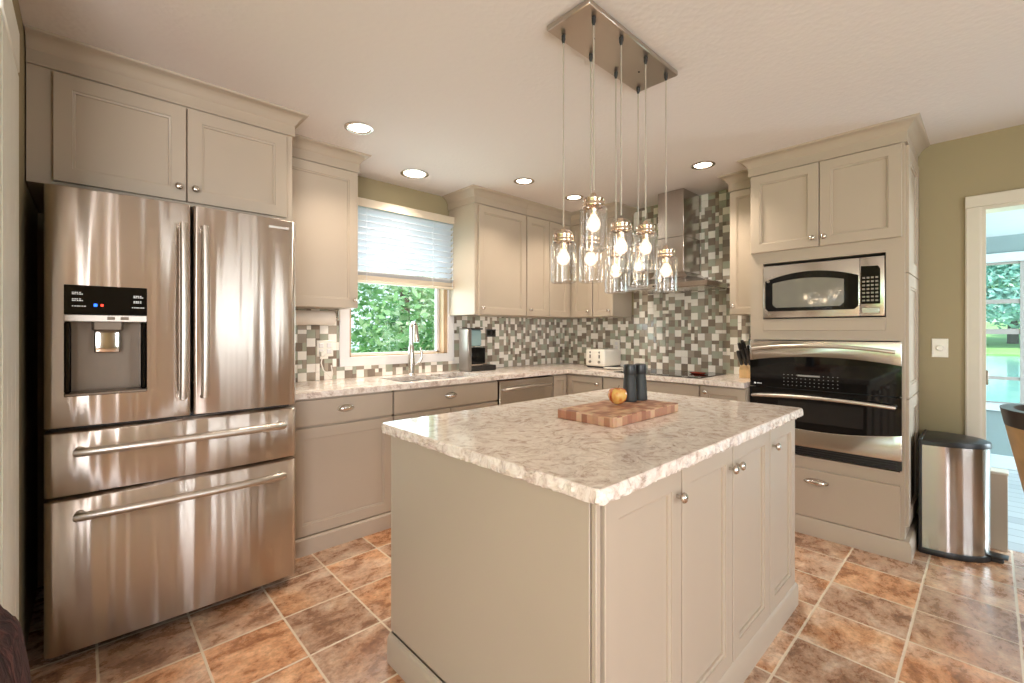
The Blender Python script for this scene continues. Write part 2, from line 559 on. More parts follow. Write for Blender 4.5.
def leaf_mat(name, cols):
    m, t, p = new_mat(name)
    p.inputs['Roughness'].default_value = .5
    g = t.nodes.new('ShaderNodeNewGeometry')
    c = ramp(t, g.outputs['Random Per Island'], [(i / (len(cols) - 1), k) for i, k in enumerate(cols)])
    t.links.new(c, p.inputs['Base Color'])
    tr = t.nodes.new('ShaderNodeBsdfTranslucent'); t.links.new(c, tr.inputs['Color'])
    mx = t.nodes.new('ShaderNodeMixShader'); mx.inputs['Fac'].default_value = .4
    out = t.nodes['Material Output']
    t.links.new(p.outputs[0], mx.inputs[1]); t.links.new(tr.outputs[0], mx.inputs[2]); t.links.new(mx.outputs[0], out.inputs['Surface'])
    return m


M['leaf'] = leaf_mat('leaf_green', [srgb(96, 150, 96), srgb(136, 186, 120), srgb(178, 214, 160), srgb(226, 236, 206)])
M['leaf_hazy'] = leaf_mat('leaf_haze', [srgb(140, 190, 180), srgb(176, 216, 204), srgb(214, 236, 226)])  # cyan haze and overexposure of the far trees put into the leaf colour
M['bark'] = simple('bark', srgb(96, 84, 70), rough=.9, var=.2)
M['lawn'] = simple('lawn_grass', srgb(150, 190, 110), rough=.9, var=.12, scale=.3)
M['lake'] = simple('lake_water', srgb(160, 210, 198), rough=.12, var=.06, scale=.2)


def planks_mat():
    m, t, p = new_mat('grey_planks')
    p.inputs['Roughness'].default_value = .3
    b = nd(t, 'TexBrick', Scale=1.0)
    b.inputs['Color1'].default_value = srgb(160, 164, 168); b.inputs['Color2'].default_value = srgb(186, 190, 192)
    b.inputs['Mortar'].default_value = srgb(110, 112, 116)
    b.inputs['Mortar Size'].default_value = .004; b.inputs['Brick Width'].default_value = 1.1; b.inputs['Row Height'].default_value = .14
    t.links.new(coords(t), b.inputs['Vector'])
    t.links.new(b.outputs['Color'], p.inputs['Base Color'])
    return m


M['planks'] = planks_mat()

TILES = [simple('tile_cream', srgb(246, 240, 230), rough=.25, var=.03),
         simple('tile_taupe', srgb(168, 156, 140), rough=.22, var=.08),
         simple('tile_sage', srgb(170, 172, 154), rough=.12, var=.06, spec=.7),
         simple('tile_brown', srgb(136, 122, 108), rough=.12, var=.08, spec=.7)]
M['grout'] = simple('grout', srgb(170, 158, 142), rough=.9)

# ---------------------------------------------------------------- room shell
XL, YB, ZC = -3.26, 3.85, 2.44        # window wall, oven wall, ceiling
XR, YF, XN, YN = 2.6, -3.2, -1.74, -.17  # room behind the camera, and the short wall beside the fridge
struct('floor', MB().box(XL - .1, XR + .1, YF - .1, YB + .06, -.08, 0), M['floor'], 'brown slate-look floor tiles with pale grout lines', smooth=False)
struct('ceiling', MB().box(XL - .1, XR + .1, YF - .1, YB + .12, ZC, ZC + .1), M['ceiling'], 'off-white textured ceiling', smooth=False)
# left wall with the window hole: y 1.43-2.25, z 1.09-2.20
WY0, WY1, WZ0, WZ1 = 1.415, 2.265, 1.075, 2.22
mb = MB().box(XL - .12, XL, YN, WY0, 0, ZC).box(XL - .12, XL, WY1, YB, 0, ZC).box(XL - .12, XL, WY0, WY1, 0, WZ0).box(XL - .12, XL, WY0, WY1, WZ1, ZC)
wall_left = struct('wall_left', mb, M['wall_paint'], 'beige wall with the window over the sink', smooth=False)
# back wall with doorway x -.016..0.80
mb = MB().box(XL - .12, -.036, YB, YB + .12, 0, ZC).box(.84, XR + .1, YB, YB + .12, 0, ZC).box(-.036, .84, YB, YB + .12, 2.02, ZC)
wall_back = struct('wall_back', mb, M['wall_paint'], 'khaki wall behind the ovens with the doorway', smooth=False)
mb = MB().box(XL - .12, XN, YN - .12, YN, 0, ZC).box(XN - .12, XN, YF, YN - .12, 0, ZC)
struct('wall_near', mb, M['wall_paint'], 'short wall beside the refrigerator', smooth=False)
mb = MB().box(XN - .12, -1.1, YF - .1, YF, 0, ZC).box(1.7, XR + .1, YF - .1, YF, 0, ZC).box(-1.1, 1.7, YF - .1, YF, 0, .55).box(-1.1, 1.7, YF - .1, YF, 2.3, ZC)
mb.box(-.2, -.12, YF - .08, YF - .02, .55, 2.3).box(.75, .83, YF - .08, YF - .02, .55, 2.3)
struct('wall_front', mb, M['wall_paint'], smooth=False)
mb = MB().box(XR, XR + .1, YF, -2.65, 0, ZC).box(XR, XR + .1, -.85, 1.34, 0, ZC).box(XR, XR + .1, 2.46, YB, 0, ZC)
for a_, b_ in ((-2.65, -.85), (1.34, 2.46)):
    mb.box(XR, XR + .1, a_, b_, 0, .3).box(XR, XR + .1, a_, b_, 2.3, ZC)
for k in range(4):
    mb.box(XR + .02, XR + .08, 1.50 + k * .22, 1.64 + k * .22, .3, 2.3)
struct('wall_right', mb, M['wall_paint'], smooth=False)

# pale wide casing at the end of the short wall, with a head band
mb = MB()
mb.box(-2.19, XN, YN, YN + .012, 0, 2.10, b=.003)
for k in range(4):
    mb.box(-2.175 + k * .10, -2.079 + k * .10, YN + .012, YN + .0145, 0, 2.10, b=.001)
mb.box(-2.15, XN, YN, YN + .018, 2.10, 2.23, b=.004)
struct('trim_1', mb, M['casing_lit'], 'white panelled casing beside the refrigerator')

# doorway in the back wall: casing, jambs
mb = MB()
prof = [(0, 0), (.071, 0), (.071, .02), (.058, .024), (.02, .016), (.008, .018), (0, .012)]
mb.prism([(-.103 + a, YB - d) for a, d in prof], 0, 2.004)
mb.prism([(.907 - a, YB - d) for a, d in prof], 0, 2.004)
mb.box(-.103, .907, YB - .022, YB, 2.004, 2.075, b=.003)
mb.box(-.036, -.016, YB - .012, YB + .13, 0, 2.02).box(.82, .84, YB - .012, YB + .13, 0, 2.02).box(-.016, .82, YB - .012, YB + .13, 1.985, 2.02)
d1 = struct('door_1', mb, M['white_trim'], 'white cased doorway to the sun room')
MB().box(-.016, -.006, YB + .02, YB + .06, .955, 1.04, b=.002).build('door_hinge', M['cavity'], d1)

# window over the sink: casing (left part hidden by the cabinet), wood jamb, sash, pane
wx = XL
mb = MB()
cw = .075
mb.box(wx, wx + .02, 1.345, 1.345 + cw, 1.02, 2.22, b=.003).box(wx, wx + .02, 2.30, 2.365, 1.02, 2.22, b=.003)
mb.box(wx, wx + .022, 1.345, 2.365, 1.012, 1.012 + .07, b=.003).box(wx, wx + .022, 1.345, 2.365, 2.185, 2.25, b=.003)
win = struct('window_1', mb, M['window_white'], 'white cased window over the sink')
mb = MB()
mb.box(wx - .11, wx + .004, 1.418, 1.436, 1.076, 2.22).box(wx - .11, wx + .004, 2.262, 2.30, 1.076, 2.22)
mb.box(wx - .11, wx + .004, 1.418, 2.30, 1.074, 1.09).box(wx - .11, wx + .004, 1.418, 2.30, 2.205, 2.225)
mb.build('window_jamb', M['window_wood'], win)
mb = MB()
mb.box(wx - .09, wx - .06, 1.436, 1.455, 1.09, 2.2).box(wx - .09, wx - .06, 2.235, 2.262, 1.09, 2.2)
mb.box(wx - .09, wx - .06, 1.436, 2.262, 1.09, 1.105).box(wx - .09, wx - .06, 1.436, 2.262, 2.18, 2.2)
mb.build('window_sash', M['window_white'], win)
MB().box(wx - .078, wx - .074, 1.44, 2.26, 1.095, 2.2).build('window_pane', M['pane'], win)


# mosaic backsplashes: interlocking pieces of four colours on grout
def mosaic(name, regions, parent, to_world, seed):
    rnd = random.Random(seed)
    c = .0298
    col = {}
    a0 = min(r[0] for r in regions); a1 = max(r[1] for r in regions); b0 = min(r[2] for r in regions); b1 = max(r[3] for r in regions)
    na, nb = int((a1 - a0) / c) + 1, int((b1 - b0) / c) + 1

    def ok(i, j):
        x, y = a0 + (i + .5) * c, b0 + (j + .5) * c
        return any(r[0] <= x <= r[1] and r[2] <= y <= r[3] for r in regions)
    free = {(i, j) for i in range(na) for j in range(nb) if ok(i, j)}
    bm = bmesh.new()

    def slab(x0, x1, y0, y1, h0, h1, mi):
        vs = []
        for h in (h0, h1):
            for (x, y) in ((x0, y0), (x1, y0), (x1, y1), (x0, y1)):
                vs.append(bm.verts.new(to_world(x, y, h)))
        for q in ((4, 5, 6, 7), (0, 1, 5, 4), (1, 2, 6, 5), (2, 3, 7, 6), (3, 0, 4, 7)):
            bm.faces.new([vs[k] for k in q]).material_index = mi
    for r in regions:
        slab(r[0], r[1], r[2], r[3], 0, .005, 4)
    order = [(i, j) for j in range(nb) for i in range(na)]
    for (i, j) in order:
        if (i, j) not in free:
            continue
        opts = [((2, 2), .60), ((2, 1), .13), ((1, 2), .15), ((1, 1), .12)]
        rnd.shuffle(opts)
        x = rnd.random(); pick = None; acc = 0
        for s, pr in opts:
            acc += pr
            if x <= acc:
                pick = s; break
        for s in (pick or (1, 1), (2, 1), (1, 2), (1, 1)):
            cells = [(i + a, j + b) for a in range(s[0]) for b in range(s[1])]
            if all(k in free for k in cells):
                break
        for k in cells:
            free.discard(k)
        if s == (2, 2):
            mi = rnd.choices((0, 1, 2, 3), (76, 10, 10, 4))[0]
        elif s == (1, 1):
            mi = rnd.choices((0, 1, 2, 3), (24, 26, 22, 28))[0]
        else:
            mi = rnd.choices((0, 1, 2, 3), (42, 22, 20, 16))[0]
        near = [col.get((i - 1, j + b)) for b in range(s[1])] + [col.get((i + s[0], j + b)) for b in range(s[1])] + [col.get((i + a, j - 1)) for a in range(s[0])]
        if mi in near and rnd.random() < .85:
            rest = [k for k in (0, 1, 2, 3) if k not in near] or [mi]
            mi = 0 if 0 in rest and s != (1, 1) else rnd.choices(rest, [(7, 3, 3, 1.0 if s != (1, 1) else 3)[k] for k in rest])[0]
        for k in cells:
            col[k] = mi
        g = .0009
        xa, xb = max(a0, a0 + i * c) + g, min(a1, a0 + (i + s[0]) * c) - g
        ya, yb = max(b0, b0 + j * c) + g, min(b1, b0 + (j + s[1]) * c) - g
        if xb - xa > .004 and yb - ya > .004:
            slab(xa, xb, ya, yb, .005, .0085, mi)
    m = MB(); m.bm.free(); m.bm = bm
    return m.build(name, TILES + [M['grout']], parent, smooth=False)


mosaic('mosaic_backsplash', [(.82, 1.345, .925, 1.44), (1.345, 2.365, .925, 1.012), (2.365, YB, .925, 1.42)], wall_left,
       lambda a, b, h: (XL + h, a, b), 3)
mosaic('mosaic_backsplash', [(XL + .009, -2.36, .925, 1.42), (-2.36, -1.33, .925, ZC), (-1.33, -1.12, .925, 1.42)], wall_back,
       lambda a, b, h: (a, YB - h, b), 5)


# ---------------------------------------------------------------- cabinet parts
def frame_at(O, U, N):
    U = Vector(U).normalized(); N = Vector(N).normalized(); Z = Vector((0, 0, 1)); O = Vector(O)
    return lambda u, v, n: O + U * u + Z * v + N * n


def shaker(mb, O, U, N, w_, h_, t=.02, st=.056, rec=.013, mi=0):
    """recessed-panel front: local u along width, v up, n outward"""
    f = frame_at(O, U, N)
    rings = [(0, 0), (0, t - .002), (.002, t), (st, t), (st + .001, t - .004), (st + .009, t - .007), (st + .010, t - rec)]
    bm = bmesh.new(); prev = None
    for ins, n in rings:
        r = [bm.verts.new(f(a, b, n)) for a, b in ((ins, ins), (w_ - ins, ins), (w_ - ins, h_ - ins), (ins, h_ - ins))]
        if prev:
            for k in range(4):
                bm.faces.new((prev[k], prev[(k + 1) % 4], r[(k + 1) % 4], r[k]))
        else:
            bm.faces.new(r[::-1])
        prev = r
    bm.faces.new(prev)
    bmesh.ops.recalc_face_normals(bm, faces=bm.faces)
    return mb.merge(bm, mi)


def slab_front(mb, O, U, N, w_, h_, t=.02, mi=0):
    f = frame_at(O, U, N)
    bm = bmesh.new(); prev = None
    for ins, n in [(0, 0), (0, t - .003), (.003, t)]:
        r = [bm.verts.new(f(a, b, n)) for a, b in ((ins, ins), (w_ - ins, ins), (w_ - ins, h_ - ins), (ins, h_ - ins))]
        if prev:
            for k in range(4):
                bm.faces.new((prev[k], prev[(k + 1) % 4], r[(k + 1) % 4], r[k]))
        else:
            bm.faces.new(r[::-1])
        prev = r
    bm.faces.new(prev)
    bmesh.ops.recalc_face_normals(bm, faces=bm.faces)
    return mb.merge(bm, mi)


def knob(parent, pos, N, s=1.0):
    p = [(.006, 0), (.0055, .010), (.006, .013), (.012, .017), (.0155, .021), (.0155, .024), (.012, .029), (.005, .0315), (0, .032)]
    MB().lathe([(r * s, h * s) for r, h in p], pos, N, 16).build('knob', M['nickel'], parent)


def cup_pull(parent, pos, U, N, w_=.046, h_=.02, d=.026):
    U = Vector(U).normalized(); N = Vector(N).normalized(); Z = Vector((0, 0, 1))
    t = bmesh.new()
    na, nb = 20, 8
    rows = []
    for j in range(nb + 1):
        th = PI / 2 * j / nb
        rows.append([t.verts.new(Vector(pos) + U * (w_ * math.cos(th) * math.cos(2 * PI * k / na)) + Z * (h_ * math.cos(th) * math.sin(2 * PI * k / na)) + N * (d * math.sin(th))) for k in range(na)] if j < nb
                    else [t.verts.new(Vector(pos) + N * d)])
    for a, c in zip(rows, rows[1:]):
        for k in range(na):
            k2 = (k + 1) % na
            t.faces.new((a[k], a[k2], c[k2], c[k]) if len(c) > 1 else (a[k], a[k2], c[0]))
    m = MB().merge(t)
    # flat flange around the cup
    t = bmesh.new()
    ring = [t.verts.new(Vector(pos) + U * (w_ * 1.12 * math.cos(2 * PI * k / na)) + Z * (h_ * 1.15 * math.sin(2 * PI * k / na)) + N * .002) for k in range(na)]
    t.faces.new(ring)
    m.merge(t)
    m.build('cup_pull', M['chrome'], parent)


def door(parent, O, U, N, w_, h_, knob_uv=None, st=.056, name='door'):
    d = shaker(MB(), O, U, N, w_, h_, st=st).build(name, M['paint'], parent)
    if knob_uv:
        f = frame_at(O, U, N)
        knob(d, f(knob_uv[0], knob_uv[1], .02), N)
    return d


def drawer(parent, O, U, N, w_, h_, pull=True):
    d = slab_front(MB(), O, U, N, w_, h_).build('drawer', M['paint'], parent)
    if pull:
        f = frame_at(O, U, N)
        cup_pull(d, f(w_ / 2, h_ * .55, .02), U, N)
    return d


CROWN = [(-.01, 2.322), (.011, 2.322), (.013, 2.326), (.011, 2.33), (.011, 2.378), (.016, 2.384), (.020, 2.390), (.026, 2.402), (.036, 2.415), (.050, 2.425), (.062, 2.429), (.066, 2.433), (.068, 2.4395), (-.01, 2.4395)]
EX, EY = (1, 0, 0), (0, 1, 0)
PX_, NY_ = (1, 0, 0), (0, -1, 0)

# --- cabinet over the refrigerator, with its tall end panel
t = thing('wall_cabinet', 'taupe two-door cabinet directly above the stainless refrigerator', 'cabinet', (-2.9, .32, 1.86))
MB().box(XL + .002, -2.59, YN + .004, .815, 1.86, 2.4395).build('cabinet_body', M['paint'], t)
MB().box(XL + .012, -2.592, .788, .815, .002, 1.86).build('end_panel', M['paint'], t)
door(t, (-2.59, -.092, 1.876), EY, PX_, .436, .434, (.406, .06))
door(t, (-2.59, .349, 1.876), EY, PX_, .434, .434, (.028, .06))
MB().sweep([(-2.59, YN + .004), (-2.59, .815), (XL + .01, .815)], CROWN).build('crown_moulding', M['paint'], t)

# --- tall upper cabinet left of the window
t = thing('wall_cabinet', 'taupe single-door wall cabinet between the refrigerator and the window', 'cabinet', (-3.05, 1.07, 1.42))
MB().box(XL + .012, -2.89, .818, 1.318, 1.425, 2.4395).build('cabinet_body', M['paint'], t)
door(t, (-2.89, .835, 1.425), EY, PX_, .478, .89, (.452, .05))
MB().sweep([(-2.89, .888), (-2.89, 1.318), (XL + .012, 1.318)], CROWN).build('crown_moulding', M['paint'], t)

# --- corner upper cabinets
t = thing('wall_cabinet', 'taupe wall cabinet right of the window, wide door and pale end panel', 'cabinet', (-3.05, 2.6, 1.4))
MB().box(XL + .012, -2.89, 2.312, 2.898, 1.41, 2.4395).build('cabinet_body', M['paint'], t)
door(t, (-2.89, 2.345, 1.412), EY, PX_, .545, .90, (.03, .055))
MB().sweep([(XL + .012, 2.312), (-2.89, 2.312), (-2.89, 2.898)], CROWN).build('crown_moulding', M['paint'], t)
t = thing('wall_cabinet', 'taupe inside-corner wall cabinet with narrow doors, left of hood', 'cabinet', (-3.05, 3.4, 1.4))
m = MB().box(XL + .012, -2.89, 2.90, YB - .012, 1.41, 2.4395)
m.box(-2.89, -2.605, 3.54, YB - .012, 1.41, 2.4395)
m.build('cabinet_body', M['paint'], t)
door(t, (-2.89, 2.905, 1.412), EY, PX_, .295, .90, (.03, .055))
door(t, (-2.89, 3.206, 1.412), EY, PX_, .29, .90, None, st=.05)
door(t, (-2.86, 3.54, 1.412), EX, NY_, .25, .90, (.21, .05), st=.05)
MB().sweep([(-2.89, 2.90), (-2.89, 3.54), (-2.605, 3.54)], CROWN).build('crown_moulding', M['paint'], t)
t = thing('wall_cabinet', 'narrow taupe wall cabinet against the left side of the tile behind the hood', 'cabinet', (-2.49, 3.7, 1.4))
MB().box(-2.602, -2.375, 3.54, YB - .012, 1.41, 2.4395).build('cabinet_body', M['paint'], t)
door(t, (-2.60, 3.54, 1.412), EX, NY_, .222, .90, (.185, .05), st=.05)
MB().sweep([(-2.602, 3.54), (-2.375, 3.54), (-2.375, YB - .012)], CROWN).build('crown_moulding', M['paint'], t)
# --- small upper right of the hood
t = thing('wall_cabinet', 'slim pale wall cabinet right of the hood, beside the oven tower', 'cabinet', (-1.23, 3.7, 1.4))
MB().box(-1.345, -1.132, 3.54, YB - .012, 1.395, 2.4395).build('cabinet_body', M['paint'], t)
door(t, (-1.343, 3.54, 1.397), EX, NY_, .208, .915, (.027, .06), st=.045)
MB().sweep([(-1.345, YB - .012), (-1.345, 3.54), (-1.132, 3.54)], CROWN).build('crown_moulding', M['paint'], t)

# --- oven tower
TX0, TX1, TY = -1.125, -.325, 3.31
t = thing('oven_tower', 'tall cream-taupe cabinet holding the microwave and double oven', 'cabinet', (-.725, 3.58, 0))
m = MB()
m.box(TX0, TX0 + .02, TY, YB - .012, 0, 2.4395).box(TX1 - .02, TX1, TY, YB - .003, 0, 2.4395).box(TX0 + .02, TX1 - .02, YB - .03, YB - .012, 0, 2.4395)
m.box(TX0 + .02, TX1 - .02, TY, YB - .03, 0, .482).box(TX0 + .02, TX1 - .02, TY, YB - .03, 1.216, 1.352).box(TX0 + .02, TX1 - .02, TY, YB - .03, 1.722, 2.4395)
m.box(TX0 + .02, -1.046, TY, TY + .02, 1.352, 1.722).box(-.407, TX1 - .02, TY, TY + .02, 1.352, 1.722)
m.box(-1.046, -.407, TY - .005, TY, 1.276, 1.345, b=.003)
m.build('cabinet_body', M['paint'], t)
door(t, (TX0 + .006, TY, 1.798), EX, NY_, .392, .518, (.362, .052))
door(t, (-.722, TY, 1.798), EX, NY_, .385, .518, (.026, .052))
d = slab_front(MB(), (TX0 + .006, TY, .112), EX, NY_, .776, .296).build('drawer', M['paint'], t)
cup_pull(d, (-.74, TY - .02, .337), EX, NY_, .06, .018)
MB().sweep([(TX0, TY + .155), (TX0, TY), (TX1, TY), (TX1, YB - .003)], CROWN).build('crown_moulding', M['paint'], t)
prof = [(0, 0), (.03, 0), (.03, .092), (.02, .108), (0, .112)]
MB().sweep([(TX0, TY), (TX1, TY), (TX1, YB - .003)], prof).build('base_moulding', M['paint'], t)
for z0, h_ in ((.18, .71), (.895, .70), (1.60, .71)):
    shaker(MB(), (TX1, TY + .022, z0), EY, PX_, .505, h_, t=.016, st=.07).build('side_panel', M['paint'], t)

# --- microwave
t = thing('microwave', 'stainless microwave with arched black window, built into the oven tower', 'microwave', (-.726, 3.55, 1.358))
m = MB(); f = lambda pts: [(x, z) for x, z in pts]
YM = TY - .004
MXZ = Matrix(((1, 0, 0, 0), (0, 0, -1, 0), (0, 1, 0, 0), (0, 0, 0, 1)))  # prism xy -> xz, extruded along -y
MB().box(-1.04, -.413, TY + .022, 3.78, 1.36, 1.70).build('case', M['black_plastic'], t)


def arch(x0, x1, z0, z1, rise, n=16, r=.02):
    pts = [(x0 + r, z0), (x1 - r, z0), (x1, z0 + r)]
    for k in range(n + 1):
        s = 1 - 2 * k / n
        pts.append(((x0 + x1) / 2 + (x1 - x0) / 2 * s, z1 + rise * (1 - s * s)))
    pts.append((x0, z0 + r))
    return pts


mwd = MB().prism([(-1.041, 1.36), (-.525, 1.36), (-.525, 1.702), (-1.041, 1.702)], -YM - .02, -YM + .006, M=MXZ, b=.002).build('door', M['oven_steel'], t)
MB().prism(arch(-1.03, -.53, 1.402, 1.602, .048), -YM + .006, -YM + .009, M=MXZ).build('door_window', M['black_gloss'], mwd)
MB().prism(arch(-.985, -.60, 1.425, 1.585, .022), -YM + .009, -YM + .010, M=MXZ).build('viewing_screen', M['grey_glass'], mwd)
MB().lathe([(.011, 0), (.011, .002), (0, .002)], (-1.005, YM - .006, 1.382), NY_, 18).build('round_emblem', M['nickel'], mwd)
MB().lathe([(.009, 0), (.009, .002), (0, .002)], (-1.012, YM - .009, 1.60), NY_, 18).build('round_sticker', M['silver_plastic'], mwd)
cp = MB().prism([(-.523, 1.36), (-.412, 1.36), (-.412, 1.702), (-.523, 1.702)], -YM - .02, -YM + .006, M=MXZ, b=.002).build('control_panel', M['oven_steel'], t)
MB().prism([(-.519, 1.43), (-.43, 1.43), (-.43, 1.63), (-.44, 1.648), (-.519, 1.652)], -YM + .006, -YM + .008, M=MXZ).build('keypad', M['black_gloss'], cp)
m = MB()
for r in range(7):
    for c in range(4):
        m.box(-.512 + c * .02, -.499 + c * .02, YM - .0092, YM - .0078, 1.445 + r * .022, 1.455 + r * .022)
o = m.build('keypad_legend', M['silver_plastic'], cp)
MB().box(-.515, -.432, YM - .011, YM - .005, 1.375, 1.408, b=.004).build('open_button', M['oven_steel'], cp)

# --- double oven
t = thing('double_oven', 'black and stainless double wall oven below the microwave', 'oven', (-.73, 3.55, .49))
YO = TY - .014
ox0, ox1 = -1.121, -.336
MB().box(ox0 + .03, ox1 - .03, TY + .002, 3.78, .49, 1.208).build('case', M['black_plastic'], t)


def oprism(pts, front, name, mat, parent, back=None, b=0.0):
    return MB().prism(pts, -(TY - .001) if back is None else -back, -front, M=MXZ, b=b).build(name, mat, parent)


def curve(x0, x1, z_end, z_mid, n=18, rev=False):
    pts = []
    for k in range(n + 1):
        s = -1 + 2 * k / n
        pts.append(((x0 + x1) / 2 + (x1 - x0) / 2 * s, z_end + (z_mid - z_end) * (1 - s * s)))
    return pts[::-1] if rev else pts


upd = oprism(curve(ox0, ox1, 1.078, 1.112) + [(ox1, 1.210), (ox0, 1.210)], YO - .012, 'upper_oven_door', M['oven_steel'], t, b=.002)
oprism([(ox0, .905), (ox1, .905)] + curve(ox0, ox1, 1.077, 1.111, rev=True), YO - .006, 'control_glass', M['black_gloss'], t)
lod = oprism(curve(ox0, ox1, .692, .652) + [(ox1, .900), (ox0, .900)], YO - .008, 'lower_oven_door', M['black_gloss'], t)
oprism([(ox0 + .17, .70), (ox1 - .17, .70), (ox1 - .17, .825), (ox0 + .17, .825)], YO - .0095, 'door_window', M['black_glass'], lod, back=YO - .007)
oprism([(ox0, .548), (ox1, .548)] + curve(ox0, ox1, .691, .651, rev=True), YO - .012, 'lower_steel_panel', M['oven_steel'], t, b=.002)
m = MB().box(ox0, ox1, YO - .004, TY - .001, .494, .545)
for k in range(3):
    m.box(ox0 + .02, ox1 - .02, YO - .008, YO - .004, .502 + k * .014, .508 + k * .014)
m.build('vent_grille', M['black_plastic'], t)


def bar(parent, pts, r, mat, name='handle', flat=1.0):
    MB().tube(pts, r, 12, flat=flat).build(name, mat, parent)


def bow(x0, x1, z_end, z_mid, y_face, y_end, y_mid, n=20):
    pts = [(x0 + .01, y_face, z_end)]
    for k in range(n + 1):
        s = -1 + 2 * k / n
        q = 1 - s * s
        pts.append(((x0 + x1) / 2 + (x1 - x0) / 2 * s, y_end + (y_mid - y_end) * q, z_end + (z_mid - z_end) * q))
    pts.append((x1 - .01, y_face, z_end))
    return pts


bar(upd, bow(ox0 + .025, ox1 - .03, 1.155, 1.182, YO - .01, YO - .035, YO - .055), .011, M['handle_steel'])
bar(lod, bow(ox0 + .025, ox1 - .03, .845, .862, YO - .006, YO - .035, YO - .055), .011, M['handle_steel'])
m = MB()
for r in range(4):
    for c in range(13):
        if True:
            m.box(-.92 + c * .024, -.914 + c * .024, YO - .0072, YO - .0058, .925 + r * .022, .928 + r * .022)
m.build('control_legend', M['legend_dim'], t)
MB().box(-.84, -.72, YO - .0072, YO - .0058, .986, .996).build('clock_display', M['legend_dim'], t)
m = MB().lathe([(.006, 0), (.006, .0015), (0, .0015)], (-1.09, YO - .006, .925), NY_, 14)
for k in range(4):
    m.box(-1.078 + k * .008, -1.073 + k * .008, YO - .0072, YO - .0058, .922, .928)
m.build('maker_mark', M['text_grey'], t)

# --- base cabinets, window side
BX = -2.697      # carcass front, fronts stand proud 20 mm


def base_unit(label, y0, y1, build, name='base_cabinet', hollow=False):
    t = thing(name, label, 'cabinet', (-2.98, (y0 + y1) / 2, 0))
    m = MB()
    if hollow:
        m.box(XL + .012, BX, y0, y0 + .018, 0, .888).box(XL + .012, BX, y1 - .018, y1, 0, .888).box(XL + .012, BX, y0, y1, 0, .11)
        m.box(XL + .012, XL + .03, y0, y1, .11, .888).box(BX - .02, BX, y0, y1, .11, .888)
    else:
        m.box(XL + .012, BX, y0, y1, .0, .888)
    m.build('cabinet_body', M['paint'], t)
    MB().sweep([(BX, y0), (BX, y1)], [(0, 0), (.036, 0), (.036, .088), (.028, .098), (0, .100)]).build('base_moulding', M['paint'], t)
    build(t)
    return t


def u1(t):
    drawer(t, (BX, .836, .727), EY, PX_, .625, .148).name = 'drawer'
    door(t, (BX, .836, .104), EY, PX_, .625, .612, (.598, .55), st=.06)


base_unit('taupe base cabinet beside the refrigerator, one drawer over one door', .818, 1.464, u1)


def u2(t):
    drawer(t, (BX, 1.472, .727), EY, PX_, .905, .148)
    door(t, (BX, 1.472, .104), EY, PX_, .449, .612, (.42, .55))
    door(t, (BX, 1.926, .104), EY, PX_, .451, .612, (.03, .55))


base_unit('taupe sink base cabinet with false drawer front, under the sink', 1.467, 2.382, u2, hollow=True)
# dishwasher
t = thing('dishwasher', 'stainless dishwasher under the counter, right of the sink base', 'dishwasher', (-2.98, 2.71, 0))
MB().box(XL + .012, BX - .02, 2.388, 3.034, .0, .886).build('tub', M['black_plastic'], t)
dd = MB().box(BX - .02, BX + .024, 2.394, 3.030, .11, .876, b=.006).build('door', M['oven_steel'], t)
pts = [(BX + .02, 2.44, .80)] + [(BX + .045 + .018 * (1 - s * s), 2.712 + .272 * s, .80 + .012 * (1 - s * s)) for s in [-1 + k / 8 for k in range(17)]] + [(BX + .02, 2.984, .80)]
bar(dd, pts, .011, M['handle_steel'])
MB().box(BX - .02, BX + .01, 2.394, 3.030, .0, .10, b=.004).build('kick_plate', M['black_plastic'], t)
# corner base
t = thing('base_cabinet', 'taupe inside-corner base cabinet right of the dishwasher', 'cabinet', (-2.9, 3.4, 0))
m = MB().box(XL + .012, BX, 3.038, YB - .012, 0, .888)
m.box(BX, -2.285, 3.247, YB - .012, 0, .888)
m.build('cabinet_body', M['paint'], t)
door(t, (BX, 3.046, .104), EY, PX_, .18, .77, None, st=.045)
door(t, (-2.675, 3.247, .104), EX, NY_, .385, .77, (.345, .71), st=.05)
MB().sweep([(BX, 3.038), (BX, 3.247), (-2.285, 3.247)], [(0, 0), (.036, 0), (.036, .088), (.028, .098), (0, .100)]).build('base_moulding', M['paint'], t)


def base_unit2(label, x0, x1, build):
    t = thing('base_cabinet', label, 'cabinet', ((x0 + x1) / 2, 3.55, 0))
    MB().box(x0, x1, 3.247, YB - .012, 0, .888).build('cabinet_body', M['paint'], t)
    MB().sweep([(x0, 3.247), (x1, 3.247)], [(0, 0), (.036, 0), (.036, .088), (.028, .098), (0, .100)]).build('base_moulding', M['paint'], t)
    build(t)


def u3(t):
    for z0, h_ in ((.70, .178), (.405, .285), (.104, .292)):
        drawer(t, (-2.277, 3.247, z0), EX, NY_, .83, h_, pull=z0 < .5)


base_unit2('wide taupe drawer base under the cooktop', -2.282, -1.442, u3)


def u4(t):
    door(t, (-1.434, 3.247, .104), EX, NY_, .302, .774, (.04, .735), st=.05)


base_unit2('narrow taupe base cabinet against the oven tower', -1.439, -1.129, u4)

